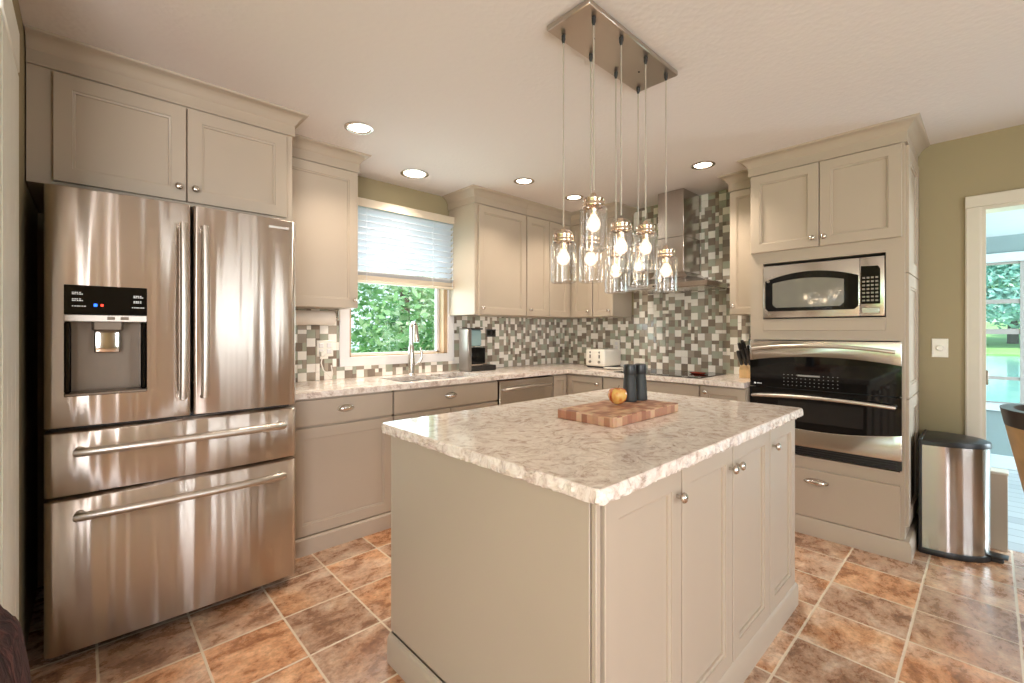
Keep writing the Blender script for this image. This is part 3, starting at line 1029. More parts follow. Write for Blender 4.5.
# --- countertop along both walls (with the sink cut-out)
CZ0, CZ1, CF, CG = .890, .925, -2.648, 3.203
m = MB()
sy0, sy1, sx0, sx1 = 1.575, 2.345, -3.09, -2.745
m.box(XL + .0095, CF, .818, sy0, CZ0, CZ1).box(XL + .0095, CF, sy1, CG, CZ0, CZ1)
m.box(XL + .0095, sx0, sy0, sy1, CZ0, CZ1).box(sx1, CF, sy0, sy1, CZ0, CZ1)
m.box(XL + .0095, -1.13, CG, YB - .0095, CZ0, CZ1)
m.box(sx0, sx1, 1.975, 1.995, CZ0, CZ1 - .006)
tag(m.build('countertop', M['granite'], smooth=False), 'L-shaped pale speckled stone countertop along the two tiled walls', 'countertop')

# sink: two bowls
t = thing('sink', 'undermount stainless sink with two bowls in front of the window', 'sink', (-2.92, 1.96, .9))
for (a, b) in ((sy0, 1.976), (1.994, sy1)):
    bm = bmesh.new()
    prev = None
    for ins, z in ((-.004, .8895), (0, .8895), (.004, .76), (.02, .715), (.06, .705)):
        r = [bm.verts.new((x, y, z)) for x, y in ((sx0 + ins, a + ins), (sx1 - ins, a + ins), (sx1 - ins, b - ins), (sx0 + ins, b - ins))]
        if prev:
            for k in range(4):
                bm.faces.new((prev[k], prev[(k + 1) % 4], r[(k + 1) % 4], r[k]))
        prev = r
    bm.faces.new(prev)
    bw = MB().merge(bm).build('bowl', M['sink_steel'], t, recalc=False)
    MB().lathe([(.04, 0), (.04, .003), (.03, .004), (0, .001)], ((sx0 + sx1) / 2, (a + b) / 2, .7055), (0, 0, 1), 20).build('drain', M['chrome'], bw)

# faucet
t = thing('faucet', 'brushed nickel pull-down faucet standing behind the sink', 'faucet', (-3.155, 1.885, CZ1))
fx, fy = -3.155, 1.885
MB().lathe([(.032, 0), (.032, .006), (.026, .012), (.029, .10), (.025, .16), (.021, .22), (.016, .24)], (fx, fy, CZ1), (0, 0, 1), 20).build('faucet_body', M['nickel'], t)
pts = [(fx, fy, CZ1 + .19)] + [(fx, fy, CZ1 + .29)] + [(fx + .03 * (1 - math.cos(a)), fy, CZ1 + .375 + .04 * math.sin(a)) for a in [PI * k / 10 for k in range(0, 9)]]
MB().tube(pts, .013, 12).build('spout', M['nickel'], t)
MB().lathe([(.013, 0), (.017, -.02), (.02, -.06), (.024, -.125), (.021, -.135), (0, -.135)], (fx + .062, fy, CZ1 + .395), (-.10, 0, 1), 16).build('spray_head', M['nickel'], t)
MB().tube([(fx + .005, fy + .02, CZ1 + .08), (fx + .02, fy + .055, CZ1 + .095), (fx + .03, fy + .075, CZ1 + .13), (fx + .03, fy + .075, CZ1 + .17), (fx + .025, fy + .068, CZ1 + .215)], [.012, .012, .011, .009, .006], 10).build('lever_handle', M['nickel'], t)

# --- window blind
t = thing('window_blind', 'white slatted blind half raised over the sink window', 'blind', (XL + .05, 1.9, 1.64))
MB().box(XL + .027, XL + .085, 1.37, 2.378, 2.19, 2.235, b=.003).build('head_rail', M['blind'], t)
MB().box(XL + .085, XL + .095, 1.36, 2.384, 2.19, 2.252, b=.003).build('valance', M['blind_rail'], t)
m = MB()
for k in range(11):
    z = 1.70 + k * .0465
    Mx = Matrix.Translation((XL + .056, 0, z)) @ Matrix.Rotation(math.radians(-34), 4, 'Y')
    m.box(-.030, .030, 1.375, 2.372, -.0015, .0015, M=Mx)
m.build('slat_stack', M['blind'], t, smooth=False)
m = MB().box(XL + .03, XL + .084, 1.372, 2.375, 1.632, 1.652, b=.003)
for k in range(7):
    m.box(XL + .031, XL + .082, 1.374, 2.373, 1.655 + k * .0045, 1.658 + k * .0045)
m.build('bottom_rail', M['blind_rail'], t)
for y in (1.52, 2.10, 2.30):
    MB().tube([(XL + .085, y, 1.64), (XL + .086, y, 2.19)], .0018, 6).build('ladder_cord', M['blind'], t)
MB().tube([(XL + .098, 2.392, 2.235), (XL + .10, 2.40, 2.10), (XL + .10, 2.395, 1.97)], .004, 8).build('tilt_wand', M['blind_rail'], t)

# --- range hood
t = thing('range_hood', 'stainless chimney range hood on the tiled wall', 'range hood', (-1.825, 3.6, 1.62))
m = MB().box(-1.943, -1.708, 3.535, YB - .012, 1.73, 2.05, b=.003).box(-1.94, -1.711, 3.539, YB - .012, 2.05, 2.4385, b=.003)
m.build('chimney', M['hood_steel'], t)
bm = bmesh.new()


def ring(x0, x1, y0, y1, z):
    return [bm.verts.new(p) for p in ((x0, y0, z), (x1, y0, z), (x1, y1, z), (x0, y1, z))]


R_ = [ring(-2.205, -1.445, 3.36, YB - .012, 1.62), ring(-2.205, -1.445, 3.36, YB - .012, 1.655), ring(-2.12, -1.53, 3.44, YB - .012, 1.685), ring(-1.99, -1.66, 3.50, YB - .012, 1.715), ring(-1.945, -1.706, 3.533, YB - .012, 1.76)]
for a, b in zip(R_, R_[1:]):
    for k in range(4):
        bm.faces.new((a[k], a[(k + 1) % 4], b[(k + 1) % 4], b[k]))
bm.faces.new(R_[0][::-1]); bm.faces.new(R_[-1])
MB().merge(bm).build('canopy', M['hood_steel'], t, angle=20)
m = MB().box(-2.17, -1.84, 3.39, 3.80, 1.614, 1.62, b=.002).box(-1.81, -1.48, 3.39, 3.80, 1.614, 1.62, b=.002)
m.build('grease_filter', M['nickel'], t)
for x in (-1.88, -1.825, -1.77):
    MB().lathe([(.007, 0), (.007, .004), (0, .004)], (x, 3.36, 1.637), NY_, 12).build('button', M['black_plastic'], t)

# --- cooktop
t = thing('cooktop', 'flat black glass cooktop set in the counter below the hood', 'cooktop', (-1.83, 3.5, CZ1))
ct = MB().box(-2.20, -1.46, 3.27, 3.76, CZ1 + .0005, CZ1 + .006, b=.002).build('glass_top', M['black_gloss'], t)
for x, y, r in ((-2.03, 3.40, .09), (-2.03, 3.63, .07), (-1.64, 3.40, .07), (-1.64, 3.63, .09)):
    MB().lathe([(r - .003, 0), (r - .003, .0005), (r, .0005), (r, 0)], (x, y, CZ1 + .006), (0, 0, 1), 32).build('burner_ring', M['cavity'], t)

# ---------------------------------------------------------------- refrigerator
FX = -2.40
t = thing('refrigerator', 'stainless french-door refrigerator with two bottom drawers and ice dispenser', 'refrigerator', (-2.85, .335, 0))
MB().box(XL + .05, -2.522, -.105, .772, .03, 1.80, b=.006).build('fridge_body', M['fridge_side'], t)
for y in (-.06, .73):
    for x in (-2.6, -3.1):
        MB().lathe([(0, 0), (.02, 0), (.02, .03), (0, .03)], (x, y, 0.0), (0, 0, 1), 12).build('foot', M['black_plastic'], t)
MB().box(-2.56, -2.51, -.09, .76, .012, .05).build('toe_grille', M['black_plastic'], t)
MB().box(-2.60, -2.45, -.09, -.02, 1.80, 1.825, b=.004).build('hinge_cover', M['black_plastic'], t)
MB().box(-2.60, -2.45, .69, .76, 1.80, 1.825, b=.004).build('hinge_cover', M['black_plastic'], t)


def curved_panel(y0, y1, z0, z1, name, parent, hole=None, bowx=.014, xb=-2.518, r0=.022, r1=.022, cy=None):
    """bowed stainless front with rounded vertical edges"""
    ys = set()
    for k in range(7):
        a = PI / 2 * k / 6
        ys.add(round(y0 + r0 * (1 - math.sin(a)), 5)); ys.add(round(y1 - r1 * (1 - math.sin(a)), 5))
    for k in range(25):
        y = y0 + r0 + (y1 - y0 - r0 - r1) * k / 24
        ys.add(round(y, 5))
    zs = {z0, z1, z0 + .004, z1 - .004}
    if hole:
        ys |= {hole[0], hole[1]}; zs |= {hole[2], hole[3]}
    ys, zs = sorted(ys), sorted(zs)
    c0, c1 = -.111, .778

    def fx(y, z):
        s = (2 * y - c0 - c1) / (c1 - c0)
        x = FX - bowx * s * s + bowx * .4
        if y < y0 + r0:
            u = (y0 + r0 - y) / r0; x -= r0 * (1 - math.sqrt(max(0, 1 - u * u)))
        if y > y1 - r1:
            u = (y - y1 + r1) / r1; x -= r1 * (1 - math.sqrt(max(0, 1 - u * u)))
        if z < z0 + .003 or z > z1 - .003:
            x -= .004
        return x
    bm = bmesh.new()
    g = [[bm.verts.new((fx(y, z), y, z)) for z in zs] for y in ys]
    for i in range(len(ys) - 1):
        for j in range(len(zs) - 1):
            if hole and hole[0] <= (ys[i] + ys[i + 1]) / 2 <= hole[1] and hole[2] <= (zs[j] + zs[j + 1]) / 2 <= hole[3]:
                continue
            bm.faces.new((g[i][j], g[i + 1][j], g[i + 1][j + 1], g[i][j + 1]))
    be = [e for e in bm.edges if len(e.link_faces) == 1]
    r = bmesh.ops.extrude_edge_only(bm, edges=be)
    for v in r['geom']:
        if isinstance(v, bmesh.types.BMVert):
            v.co.x = xb
    bmesh.ops.recalc_face_normals(bm, faces=bm.faces)
    m = MB(); m.merge(bm)
    return m.build(name, M['fridge_steel'], parent, angle=50, recalc=False)


HO = (-.057, .188, 1.022, 1.448)
dl = curved_panel(-.111, .337, .905, 1.822, 'door', t, hole=HO, r1=.012)
dr = curved_panel(.347, .778, .905, 1.822, 'door', t, r0=.012)
d3 = curved_panel(-.111, .778, .645, .885, 'drawer', t)
d4 = curved_panel(-.111, .778, .048, .628, 'drawer', t)
m = MB()
m.box(-2.52, -2.50, -.10, .77, .626, .647).box(-2.52, -2.50, -.10, .77, .884, .906).box(-2.52, -2.50, .335, .349, .905, 1.81)
m.build('door_gasket', M['black_plastic'], t)


def vhandle(d, y):
    pts = [(FX - .004, y, .985)]
    for k in range(17):
        s = -1 + k / 8
        pts.append((FX + .038 + .016 * (1 - s * s), y, 1.357 + .368 * s))
    pts.append((FX - .004, y, 1.729))
    MB().tube(pts, .015, 14).build('handle', M['handle_steel'], d)


vhandle(dl, .306); vhandle(dr, .384)


def hhandle(d, z):
    pts = [(FX - .008, -.012, z)]
    for k in range(21):
        s = -1 + k / 10
        pts.append((FX + .036 + .03 * (1 - s * s), .3425 + .362 * s, z + .004 * (1 - s * s)))
    pts.append((FX - .008, .697, z))
    MB().tube(pts, .0165, 14).build('handle', M['handle_steel'], d)


hhandle(d3, .812); hhandle(d4, .568)
# dispenser
y0, y1, z0, z1 = HO
m = MB()
m.box(-2.51, -2.505, y0, y1, z0, 1.32)                      # back of recess
m.box(-2.505, FX + .006, y0, y1, z0, z0 + .012, b=.003)
m.box(-2.505, FX - .012, .02, .115, 1.27, 1.32, b=.008)
m.build('dispenser_recess', M['cavity'], dl)
for a_, b_ in ((y0, y0 + .02), (y1 - .02, y1)):
    MB().box(-2.505, FX - .003, a_, b_, z0 + .012, 1.308, b=.006).build('recess_side', M['black_gloss'], dl)
m = MB().box(-2.50, FX + .0035, y0, y1, 1.335, z1, b=.002)
m.build('display_panel', M['black_gloss'], dl)
m = MB().box(-2.50, FX + .005, y0, y1, 1.308, 1.335, b=.002)
m.build('dispenser_trim', M['handle_steel'], dl)
m = MB().box(FX + .0045, FX + .0058, .065, .088, 1.316, 1.328).box(FX + .0045, FX + .0058, .105, .13, 1.316, 1.328)
m.build('trim_marks', M['cavity'], dl).name = 'button_outline'
MB().box(-2.46, -2.448, .028, .106, 1.185, 1.283, b=.012, seg=3).build('ice_paddle', M['chrome'], dl)
for side in (0, 1):
  m = MB()
  for (yy, zz, n) in ((-.035, 1.418, 4), (-.035, 1.412, 5), (-.035, 1.393, 4), (-.035, 1.387, 5), (-.035, 1.366, 6), (.145, 1.412, 4), (.145, 1.406, 5), (.145, 1.39, 4), (.145, 1.385, 4), (.14, 1.365, 6)):
    for k in range(n):
        if (yy > 0) == bool(side):
            wv = .0038 + .002 * ((k * 7 + n) % 3) / 2
            m.box(FX + .003, FX + .0042, yy + k * .0066, yy + k * .0066 + wv, zz, zz + .0032)
  m.build('display_legend', M['text_grey'], dl)
MB().box(FX + .003, FX + .0045, .026, .036, 1.367, 1.378).build('blue_indicator', M['blue_led'], dl)
MB().box(FX + .003, FX + .0045, .046, .054, 1.368, 1.377).build('red_indicator', M['red_led'], dl)
MB().box(FX - .006, FX - .0015, .63, .74, 1.775, 1.787, b=.001).build('badge', M['handle_steel'], dr)

# ---------------------------------------------------------------- island
IX0, IX1, IY0, IY1 = -1.59, -.64, .872, 2.395
t = thing('kitchen_island', 'taupe kitchen island cabinet in the middle of the floor', 'kitchen island', (-1.1, 1.63, 0))
MB().box(IX0, IX1, IY0, IY1, 0, .879).build('island_body', M['paint'], t)
m = MB().box(IX0 - .001, -.645, IY0 - .012, IY0, .118, .879, b=.002).box(-.641, -.626, IY0 - .012, IY0 + .006, .118, .879, b=.002)
m.build('end_panel', M['paint'], t)
MB().box(IX1, IX1 + .004, IY0 + .004, IY0 + .012, .118, .879).build('corner_gap', M['dark_gap'], t)
for (a, b, k) in ((.888, 1.268, 'r'), (1.276, 1.650, 'r'), (1.658, 2.039, 'l'), (2.047, 2.389, 'l')):
    door(t, (IX1, a, .104), EY, PX_, b - a, .768, ((b - a - .028) if k == 'r' else .026, .692))
m = MB().sweep([(IX0, IY0 - .012), (IX1 + .012, IY0 - .012), (IX1 + .012, IY1), (IX0, IY1), (IX0, IY0 - .012)], [(0, 0), (.016, 0), (.016, .09), (.010, .103), (.004, .108), (0, .110)])
m.build('base_moulding', M['paint'], t)

# island top: slab with a chipped (rock-faced) edge
bm = bmesh.new()
x0, x1, y0, y1, z0, z1 = -1.625, -.594, .832, 2.423, .879, .916
loop = []
rr = .02
cs = [(x1 - rr, y0 + rr, -PI / 2), (x1 - rr, y1 - rr, 0), (x0 + rr, y1 - rr, PI / 2), (x0 + rr, y0 + rr, PI)]
for q, (cx, cy, a0) in enumerate(cs):
    for k in range(5):
        a = a0 + PI / 2 * k / 4
        loop.append((cx + rr * math.cos(a), cy + rr * math.sin(a), math.cos(a), math.sin(a)))
    nx = cs[(q + 1) % 4]
    e0 = Vector(loop[-1][:2]); a = a0 + PI / 2
    e1 = Vector((nx[0] + rr * math.cos(nx[2]), nx[1] + rr * math.sin(nx[2])))
    n = int((e1 - e0).length / .012)
    for k in range(1, n):
        p = e0.lerp(e1, k / n); loop.append((p.x, p.y, math.cos(a), math.sin(a)))
rnd = random.Random(4)
lev = [(z0, -.004, .004), (z0 + .008, 0, .005), (z0 + .018, .001, .004), (z0 + .028, 0, .003), (z1 - .003, -.0005, .0006), (z1, -.004, 0)]
rings = []
for z, off, amp in lev:
    rings.append([bm.verts.new((x + nx * (off + rnd.uniform(-amp, amp)), y + ny * (off + rnd.uniform(-amp, amp)), z + (rnd.uniform(-.003, .003) if amp > .002 and z > z0 else 0))) for x, y, nx, ny in loop])
n = len(loop)
for a, b in zip(rings, rings[1:]):
    for k in range(n):
        bm.faces.new((a[k], a[(k + 1) % n], b[(k + 1) % n], b[k]))
bm.faces.new(rings[0][::-1]); bm.faces.new(rings[-1])
tag(MB().merge(bm).build('island_countertop', M['granite'], angle=30), 'pale mottled stone slab with chipped edge on top of the island', 'countertop')
ITZ = .916

# cutting board, apple, mills
o = MB().box(-1.215, -.945, 1.405, 1.905, ITZ + .0005, ITZ + .038, b=.002).build('cutting_board', M['board'])
tag(o, 'checkered end-grain wooden cutting board on the island', 'cutting board')
BZ = ITZ + .038
ax, ay = -1.105, 1.672
t = thing('apple', 'red and yellow apple on the cutting board', 'apple', (ax, ay, BZ))
pr = []
for k in range(25):
    a = -PI / 2 + PI * k / 24
    r = .041 * math.cos(a) * (1 + .10 * math.sin(a)); h = .039 + .038 * math.sin(a)
    if k > 18:
        h -= .012 * ((k - 18) / 6) ** 2
    if k < 3:
        h += .004 * (3 - k) / 3
    pr.append((max(r, 0) if 0 < k < 24 else 0, h))
MB().lathe(pr, (ax, ay, BZ + .0005), (0, 0, 1), 28).build('apple_flesh', M['apple'], t)
MB().tube([(ax, ay, BZ + .062), (ax + .003, ay, BZ + .074), (ax + .009, ay, BZ + .084)], .0016, 6).build('stem', M['bark'], t)
MB().ball((ax + .033, ay + .004, BZ + .05), .008, .009, .008, 12, 8).build('sticker', M['white_plastic'], t)
for (x, y, lab) in ((-1.122, 1.795, 'dark tapered pepper mill just behind the apple'), (-1.112, 1.868, 'dark tapered mill at the right, behind the other mill')):
    t = thing('pepper_mill', lab, 'mill', (x, y, BZ), 'pair of dark mills')
    MB().lathe([(0, 0), (.031, 0), (.032, .004), (.031, .03), (.028, .085), (.0245, .118), (.0255, .122), (0, .122)], (x, y, BZ + .0005), (0, 0, 1), 24).build('mill_body', M['mill_dark'], t)
    MB().lathe([(0, .1225), (.026, .1225), (.0275, .127), (.0275, .158), (.026, .165), (.02, .1675), (0, .1675)], (x, y, BZ), (0, 0, 1), 24).build('mill_top', M['black_plastic'], t)

# ---------------------------------------------------------------- pendant light over the island
t = thing('pendant_light', 'cluster of eight glass jar pendants hanging from a steel plate', 'pendant light', (-1.065, 1.61, ZC))
MB().box(-1.165, -.962, 1.283, 1.935, ZC - .022, ZC - .0005, b=.003).build('canopy_plate', M['plate_steel'], t)
for y in (1.45, 1.78):
    MB().lathe([(.004, 0), (.004, .003), (0, .004)], (-1.066, y, ZC - .022), (0, 0, -1), 10).build('screw', M['black_plastic'], t)
JARS = [(-1.137, 1.35, 1.458), (-.995, 1.352, 1.566), (-1.137, 1.525, 1.473), (-.990, 1.523, 1.503), (-1.137, 1.708, 1.440), (-.990, 1.706, 1.523), (-1.137, 1.892, 1.478), (-.992, 1.883, 1.444)]
for i, (x, y, zb) in enumerate(JARS):
    ru = .0495
    jar = MB().lathe([(0, .004), (.034, .002), (.043, .0), (ru, .006), (ru, .012), (ru - .001, .02), (ru, .143), (ru - .001, .151), (.043, .157), (.038, .160), (.038, .166)], (x, y, zb), (0, 0, 1), 28).build('jar', M['jar_glass'], t)
    MB().lathe([(.0395, .158), (.0405, .160), (.0405, .167), (.039, .169), (.039, .177), (.0405, .179), (.0405, .186), (.035, .190), (.012, .192), (.010, .204), (.006, .210), (0, .210)], (x, y, zb), (0, 0, 1), 26).build('lid', M['copper_nickel'], jar)
    ang = .9 + i
    c, s = math.cos(ang), math.sin(ang)
    pts = [(x + c * .041, y + s * .041, zb + .166)] + [(x + c * .041 * math.cos(a) - s * .0 , y + s * .041 * math.cos(a), zb + .178 + .03 * math.sin(a)) for a in [PI * k / 12 for k in range(13)]] + [(x - c * .041, y - s * .041, zb + .166)]
    MB().tube(pts, .0017, 6).build('wire_bail', M['nickel'], jar)
    m = MB().lathe([(.015, .158), (.015, .135), (.013, .13), (0, .13)], (x, y, zb), (0, 0, 1), 16)
    m.build('socket', M['copper_nickel'], jar)
    MB().lathe([(.011, .133), (.012, .126), (.02, .114), (.0245, .10), (.0245, .092), (.021, .08), (.012, .072), (0, .069)], (x, y, zb), (0, 0, 1), 20).build('bulb', M['bulb_glass'], jar)
    MB().ball((x, y, zb + .098), .012, .012, .015, 12, 8).build('filament', M['glow'], jar)
    MB().tube([(x, y, zb + .22), (x, y, (zb + ZC) / 2), (x, y, ZC - .03)], .0028, 8).build('cord', M['cord'], t)
    MB().lathe([(.008, 0), (.008, -.016), (.004, -.03), (0, -.03)], (x, y, ZC - .0222), (0, 0, 1), 12).build('cord_grip', M['black_plastic'], t)

# ---------------------------------------------------------------- recessed ceiling lights
DL = [(-2.493, 1.146, .062, 'recessed ceiling light nearest the refrigerator', 14),
      (-2.93, 1.778, .085, 'larger recessed ceiling light above the sink window', 30),
      (-2.489, 2.482, .062, 'recessed ceiling light in front of the cabinets right of the window', 14),
      (-2.49, 3.10, .062, 'recessed ceiling light in the far corner, behind the jar pendants', 15),
      (-1.386, 3.158, .062, 'recessed ceiling light in front of the range hood and oven tower', 24)]
for x, y, r, lab, en in DL:
    en *= 1.5
    t = thing('downlight', lab, 'ceiling light', (x, y, ZC), 'recessed ceiling lights')
    MB().lathe([(r + .018, 0), (r + .018, -.004), (r + .006, -.008), (r, -.006), (r - .004, -.001), (r - .004, 0)], (x, y, ZC), (0, 0, 1), 32).build('trim_ring', M['nickel'], t)
    MB().lathe([(r - .005, -.0005), (r * .6, -.004), (0, -.005)], (x, y, ZC), (0, 0, 1), 32).build('lens', M['lens'], t)
    light('lamp', 'SPOT', (x, y, ZC - .02), en, (1.0, .88, .74), parent=t, spot_size=math.radians(120), spot_blend=.8, shadow_soft_size=.05)

# ---------------------------------------------------------------- things on the counter
# coffee maker
t = thing('coffee_maker', 'silver and black coffee maker on the counter right of the window', 'coffee maker', (-3.13, 2.55, CZ1))
cz = CZ1 + .0005
MB().box(-3.19, -3.06, 2.40, 2.70, cz, cz + .045, b=.006).build('base', M['black_plastic'], t)
MB().box(-3.192, -3.058, 2.375, 2.42, cz, cz + .37, b=.008).build('silver_column', M['silver_plastic'], t)
MB().box(-3.18, -3.075, 2.42, 2.545, cz + .215, cz + .36, b=.012).build('water_tank', M['tank'], t)
MB().box(-3.185, -3.065, 2.42, 2.55, cz + .36, cz + .375, b=.005).build('top_cover', M['black_plastic'], t)
MB().box(-3.18, -3.07, 2.42, 2.585, cz + .06, cz + .205, b=.01).build('brew_head', M['black_gloss'], t)
MB().box(-3.17, -3.08, 2.43, 2.56, cz + .045, cz + .062, b=.003).build('drip_tray', M['nickel'], t)
# dark outlet behind it
def plate(name, label, cat, loc, U, N, w_, h_, mat, holes='outlet', group=None):
    t = thing(name, label, cat, loc, group)
    f = frame_at(loc, U, N)
    N = Vector(N)
    o = slab_front(MB(), f(-w_ / 2, -h_ / 2, 0), U, N, w_, h_, t=.006).build('cover_plate', mat, t)
    return t, f


t, f = plate('wall_outlet', 'small dark outlet plate on the tile above the coffee maker', 'outlet', (XL + .0088, 2.80, 1.255), EY, PX_, .115, .07, M['black_plastic'])
for u in (-.028, .028):
    m = MB()
    slab_front(m, f(u - .018, -.02, .006), EY, PX_, .036, .04, t=.003)
    m.build('socket', M['black_gloss'], t)
t, f = plate('wall_outlet', 'white double outlet plate on the tile left of the window', 'outlet', (XL + .0088, 1.243, 1.150), EY, PX_, .115, .115, M['white_plastic'])
for u in (-.028, .028):
    for v in (-.022, .022):
        m = MB(); slab_front(m, f(u - .017, v - .016, .006), EY, PX_, .034, .032, t=.003); m.build('socket', M['window_white'], t)
t = thing('phone_charger', 'white charger plug with its cord below the outlet', 'charger', (XL + .03, 1.21, 1.08))
MB().box(XL + .018, XL + .05, 1.20, 1.235, 1.095, 1.13, b=.005).build('plug', M['white_plastic'], t)
MB().tube([(XL + .04, 1.215, 1.10), (XL + .05, 1.20, 1.05), (XL + .05, 1.215, 1.0), (XL + .06, 1.25, .96), (XL + .05, 1.275, .94), (XL + .05, 1.28, .97), (XL + .04, 1.275, 1.03)], .004, 8).build('cord', M['white_plastic'], t)
t, f = plate('wall_outlet', 'white outlet plate on the tile behind the toaster', 'outlet', (-2.55, YB - .0088, 1.13), EX, NY_, .075, .115, M['white_plastic'])
for v in (-.022, .022):
    m = MB(); slab_front(m, f(-.017, v - .016, .006), EX, NY_, .034, .032, t=.003); m.build('socket', M['window_white'], t)
t, f = plate('light_switch', 'white dimmer switch plate on the khaki wall beside the doorway', 'light switch', (-.213, YB - .0003, 1.168), EX, NY_, .075, .115, M['white_plastic'])
MB().lathe([(.018, 0), (.017, .012), (.014, .015), (0, .015)], f(0, 0, .006), NY_, 20).build('dimmer_knob', M['white_plastic'], t)

# paper towel holder + roll under the cabinet
t = thing('towel_holder', 'metal paper towel holder under the cabinet left of the window', 'towel holder', (-3.10, 1.1, 1.424))
m = MB().box(-3.13, -3.07, .95, .956, 1.345, 1.4245, b=.002).box(-3.13, -3.07, 1.262, 1.268, 1.345, 1.4245, b=.002)
m.build('bracket', M['nickel'], t)
MB().tube([(-3.10, .955, 1.362), (-3.10, 1.265, 1.362)], .008, 10).build('rod', M['nickel'], t)
t = thing('paper_towel_roll', 'white paper towel roll hanging under the cabinet left of the window', 'paper towel', (-3.10, 1.1, 1.362))
MB().lathe([(.020, 0), (.047, 0), (.048, .002), (.048, .268), (.047, .27), (.020, .27)], (-3.10, .972, 1.362), EY, 28).build('paper', M['paper'], t)
MB().lathe([(.0195, .0), (.0195, .27), (.018, .27), (.018, 0)], (-3.10, .972, 1.362), EY, 20).build('core', M['knife_wood'], t)

# toaster
t = thing('toaster', 'white four-slot toaster on the counter in the corner', 'toaster', (-2.585, 3.66, CZ1))
tx0, tx1, ty0, ty1 = -2.70, -2.475, 3.53, 3.815
m = MB().box(tx0, tx1, ty0, ty1, cz + .014, cz + .175, b=.02, seg=3)
m.build('toaster_body', M['white_plastic'], t)
m = MB().box(tx0 + .015, tx1 - .015, ty0 + .015, ty1 - .015, cz, cz + .016, b=.002)
m.build('base', M['black_plastic'], t)
for x in (tx0 + .06, tx1 - .06):
    MB().box(x - .006, x + .006, ty0 - .0015, ty0 + .004, cz + .09, cz + .155).build('lever_slot', M['black_plastic'], t)
    MB().box(x - .016, x + .016, ty0 - .02, ty0 + .002, cz + .125, cz + .137, b=.003).build('lever', M['white_plastic'], t)
    MB().lathe([(.013, 0), (.012, .010), (0, .011)], (x, ty0, cz + .055), NY_, 16).build('dial', M['silver_plastic'], t)
for x in (tx0 + .05, tx0 + .09, tx1 - .09, tx1 - .05):
    MB().box(x - .009, x + .009, ty0 + .04, ty1 - .04, cz + .172, cz + .1756).build('bread_slot', M['black_plastic'], t)

# plate lying beside the toaster
o = MB().lathe([(0, .004), (.05, .004), (.085, .012), (.088, .014), (.085, .015), (.05, .008), (0, .008)], (-2.36, 3.50, CZ1), (0, 0, 1), 32).build('small_plate', M['white_plastic'])
tag(o, 'small pale dish on the counter between the toaster and the cooktop', 'dish')

# spoon rest
o = MB().lathe([(0, .001), (.05, .001), (.062, .006), (.07, .012), (.066, .013), (.055, .009), (0, .006)], (-1.60, 3.55, CZ1 + .006), (0, 0, 1), 28, sc=(1, .6)).build('spoon_rest', M['red_ceramic'])
tag(o, 'red oval spoon rest on the cooktop under the hood', 'spoon rest')

# knife block and knives
bx, by = -1.238, 3.60
t = thing('knife_block', 'pale wooden knife block on the counter beside the oven tower', 'knife block', (bx, by, CZ1))
RM = Matrix.Translation((bx, by, cz))
MYZ = Matrix(((0, 0, 1, 0), (1, 0, 0, 0), (0, 1, 0, 0), (0, 0, 0, 1)))  # prism xy -> yz, extruded along x
MB().prism([(-.05, 0), (.085, 0), (.105, .12), (.02, .16), (-.05, .06)], -.05, .05, M=RM @ MYZ, b=.003).build('block', M['knife_wood'], t)
kn = 0
for row, (py, pz_) in enumerate(((-.035, .088), (0.0, .128), (.045, .165))):
    for col in (-.03, 0, .03):
        if row == 2 and col == 0:
            continue
        p = Vector((bx + col, by + py, CZ1 + pz_))
        d = Vector((-.12, -.40, .90)).normalized()
        kt = thing('knife', 'black-handled knife standing in the wooden knife block', 'knife', p, 'knives in the block')
        L_ = .125 + .010 * ((row * 3 + kn) % 4)
        MB().tube([p + d * .006, p + d * .016], [.009, .009], 8, flat=.5).build('bolster', M['chrome'], kt)
        MB().tube([p + d * .012, p + d * .03, p + d * L_ * .8, p + d * L_], [.009, .010, .011, .008], 10, flat=1.3).build('handle', M['black_plastic'], kt)
        kn += 1

# ---------------------------------------------------------------- trash can
t = thing('trash_can', 'half-round stainless pedal bin with black lid beside the oven tower', 'trash can', (-.19, 3.67, 0))
cxx, cyy, hw, dp = -.272, 3.665, .168, .275


def dshape(s=1.0, grow=0.0):
    pts = [(cxx - grow, cyy - hw - grow), (cxx - grow, cyy + hw + grow)]
    for k in range(1, 24):
        a = PI / 2 - PI * k / 24
        pts.append((cxx + (dp + grow) * max(0, math.cos(a)), cyy + (hw + grow) * math.sin(a)))
    return pts[::-1]


MB().prism(dshape(), .03, .622).build('bin_body', M['can_steel'], t, angle=30)
MB().prism(dshape(grow=.008), .0, .032, b=.003).build('bin_base', M['black_plastic'], t, angle=30)
bm = bmesh.new()
base = dshape(grow=.006)
cx0 = sum(p[0] for p in base) / len(base)
prev = None
for s, z in ((1.0, .622), (1.0, .640), (.97, .650), (.75, .660), (.4, .665)):
    r = [bm.verts.new((cx0 + (x - cx0) * s, cyy + (y - cyy) * s, z)) for x, y in base]
    if prev:
        for k in range(len(r)):
            bm.faces.new((prev[k], prev[(k + 1) % len(r)], r[(k + 1) % len(r)], r[k]))
    else:
        bm.faces.new(r[::-1])
    prev = r
bm.faces.new(prev)
MB().merge(bm).build('bin_lid', M['black_plastic'], t, angle=40)
MB().box(cxx - .012, cxx + .004, cyy - hw - .006, cyy + hw + .006, .0, .655, b=.004).build('back_plate', M['black_plastic'], t)
m = MB().prism([(cxx + dp - .01, cyy - .05), (cxx + dp + .065, cyy - .045), (cxx + dp + .07, cyy + .015), (cxx + dp - .01, cyy + .02)], .03, .042, b=.003)
m.box(cxx + dp - .01, cxx + dp + .05, cyy - .04, cyy + .01, .004, .03, b=.006)
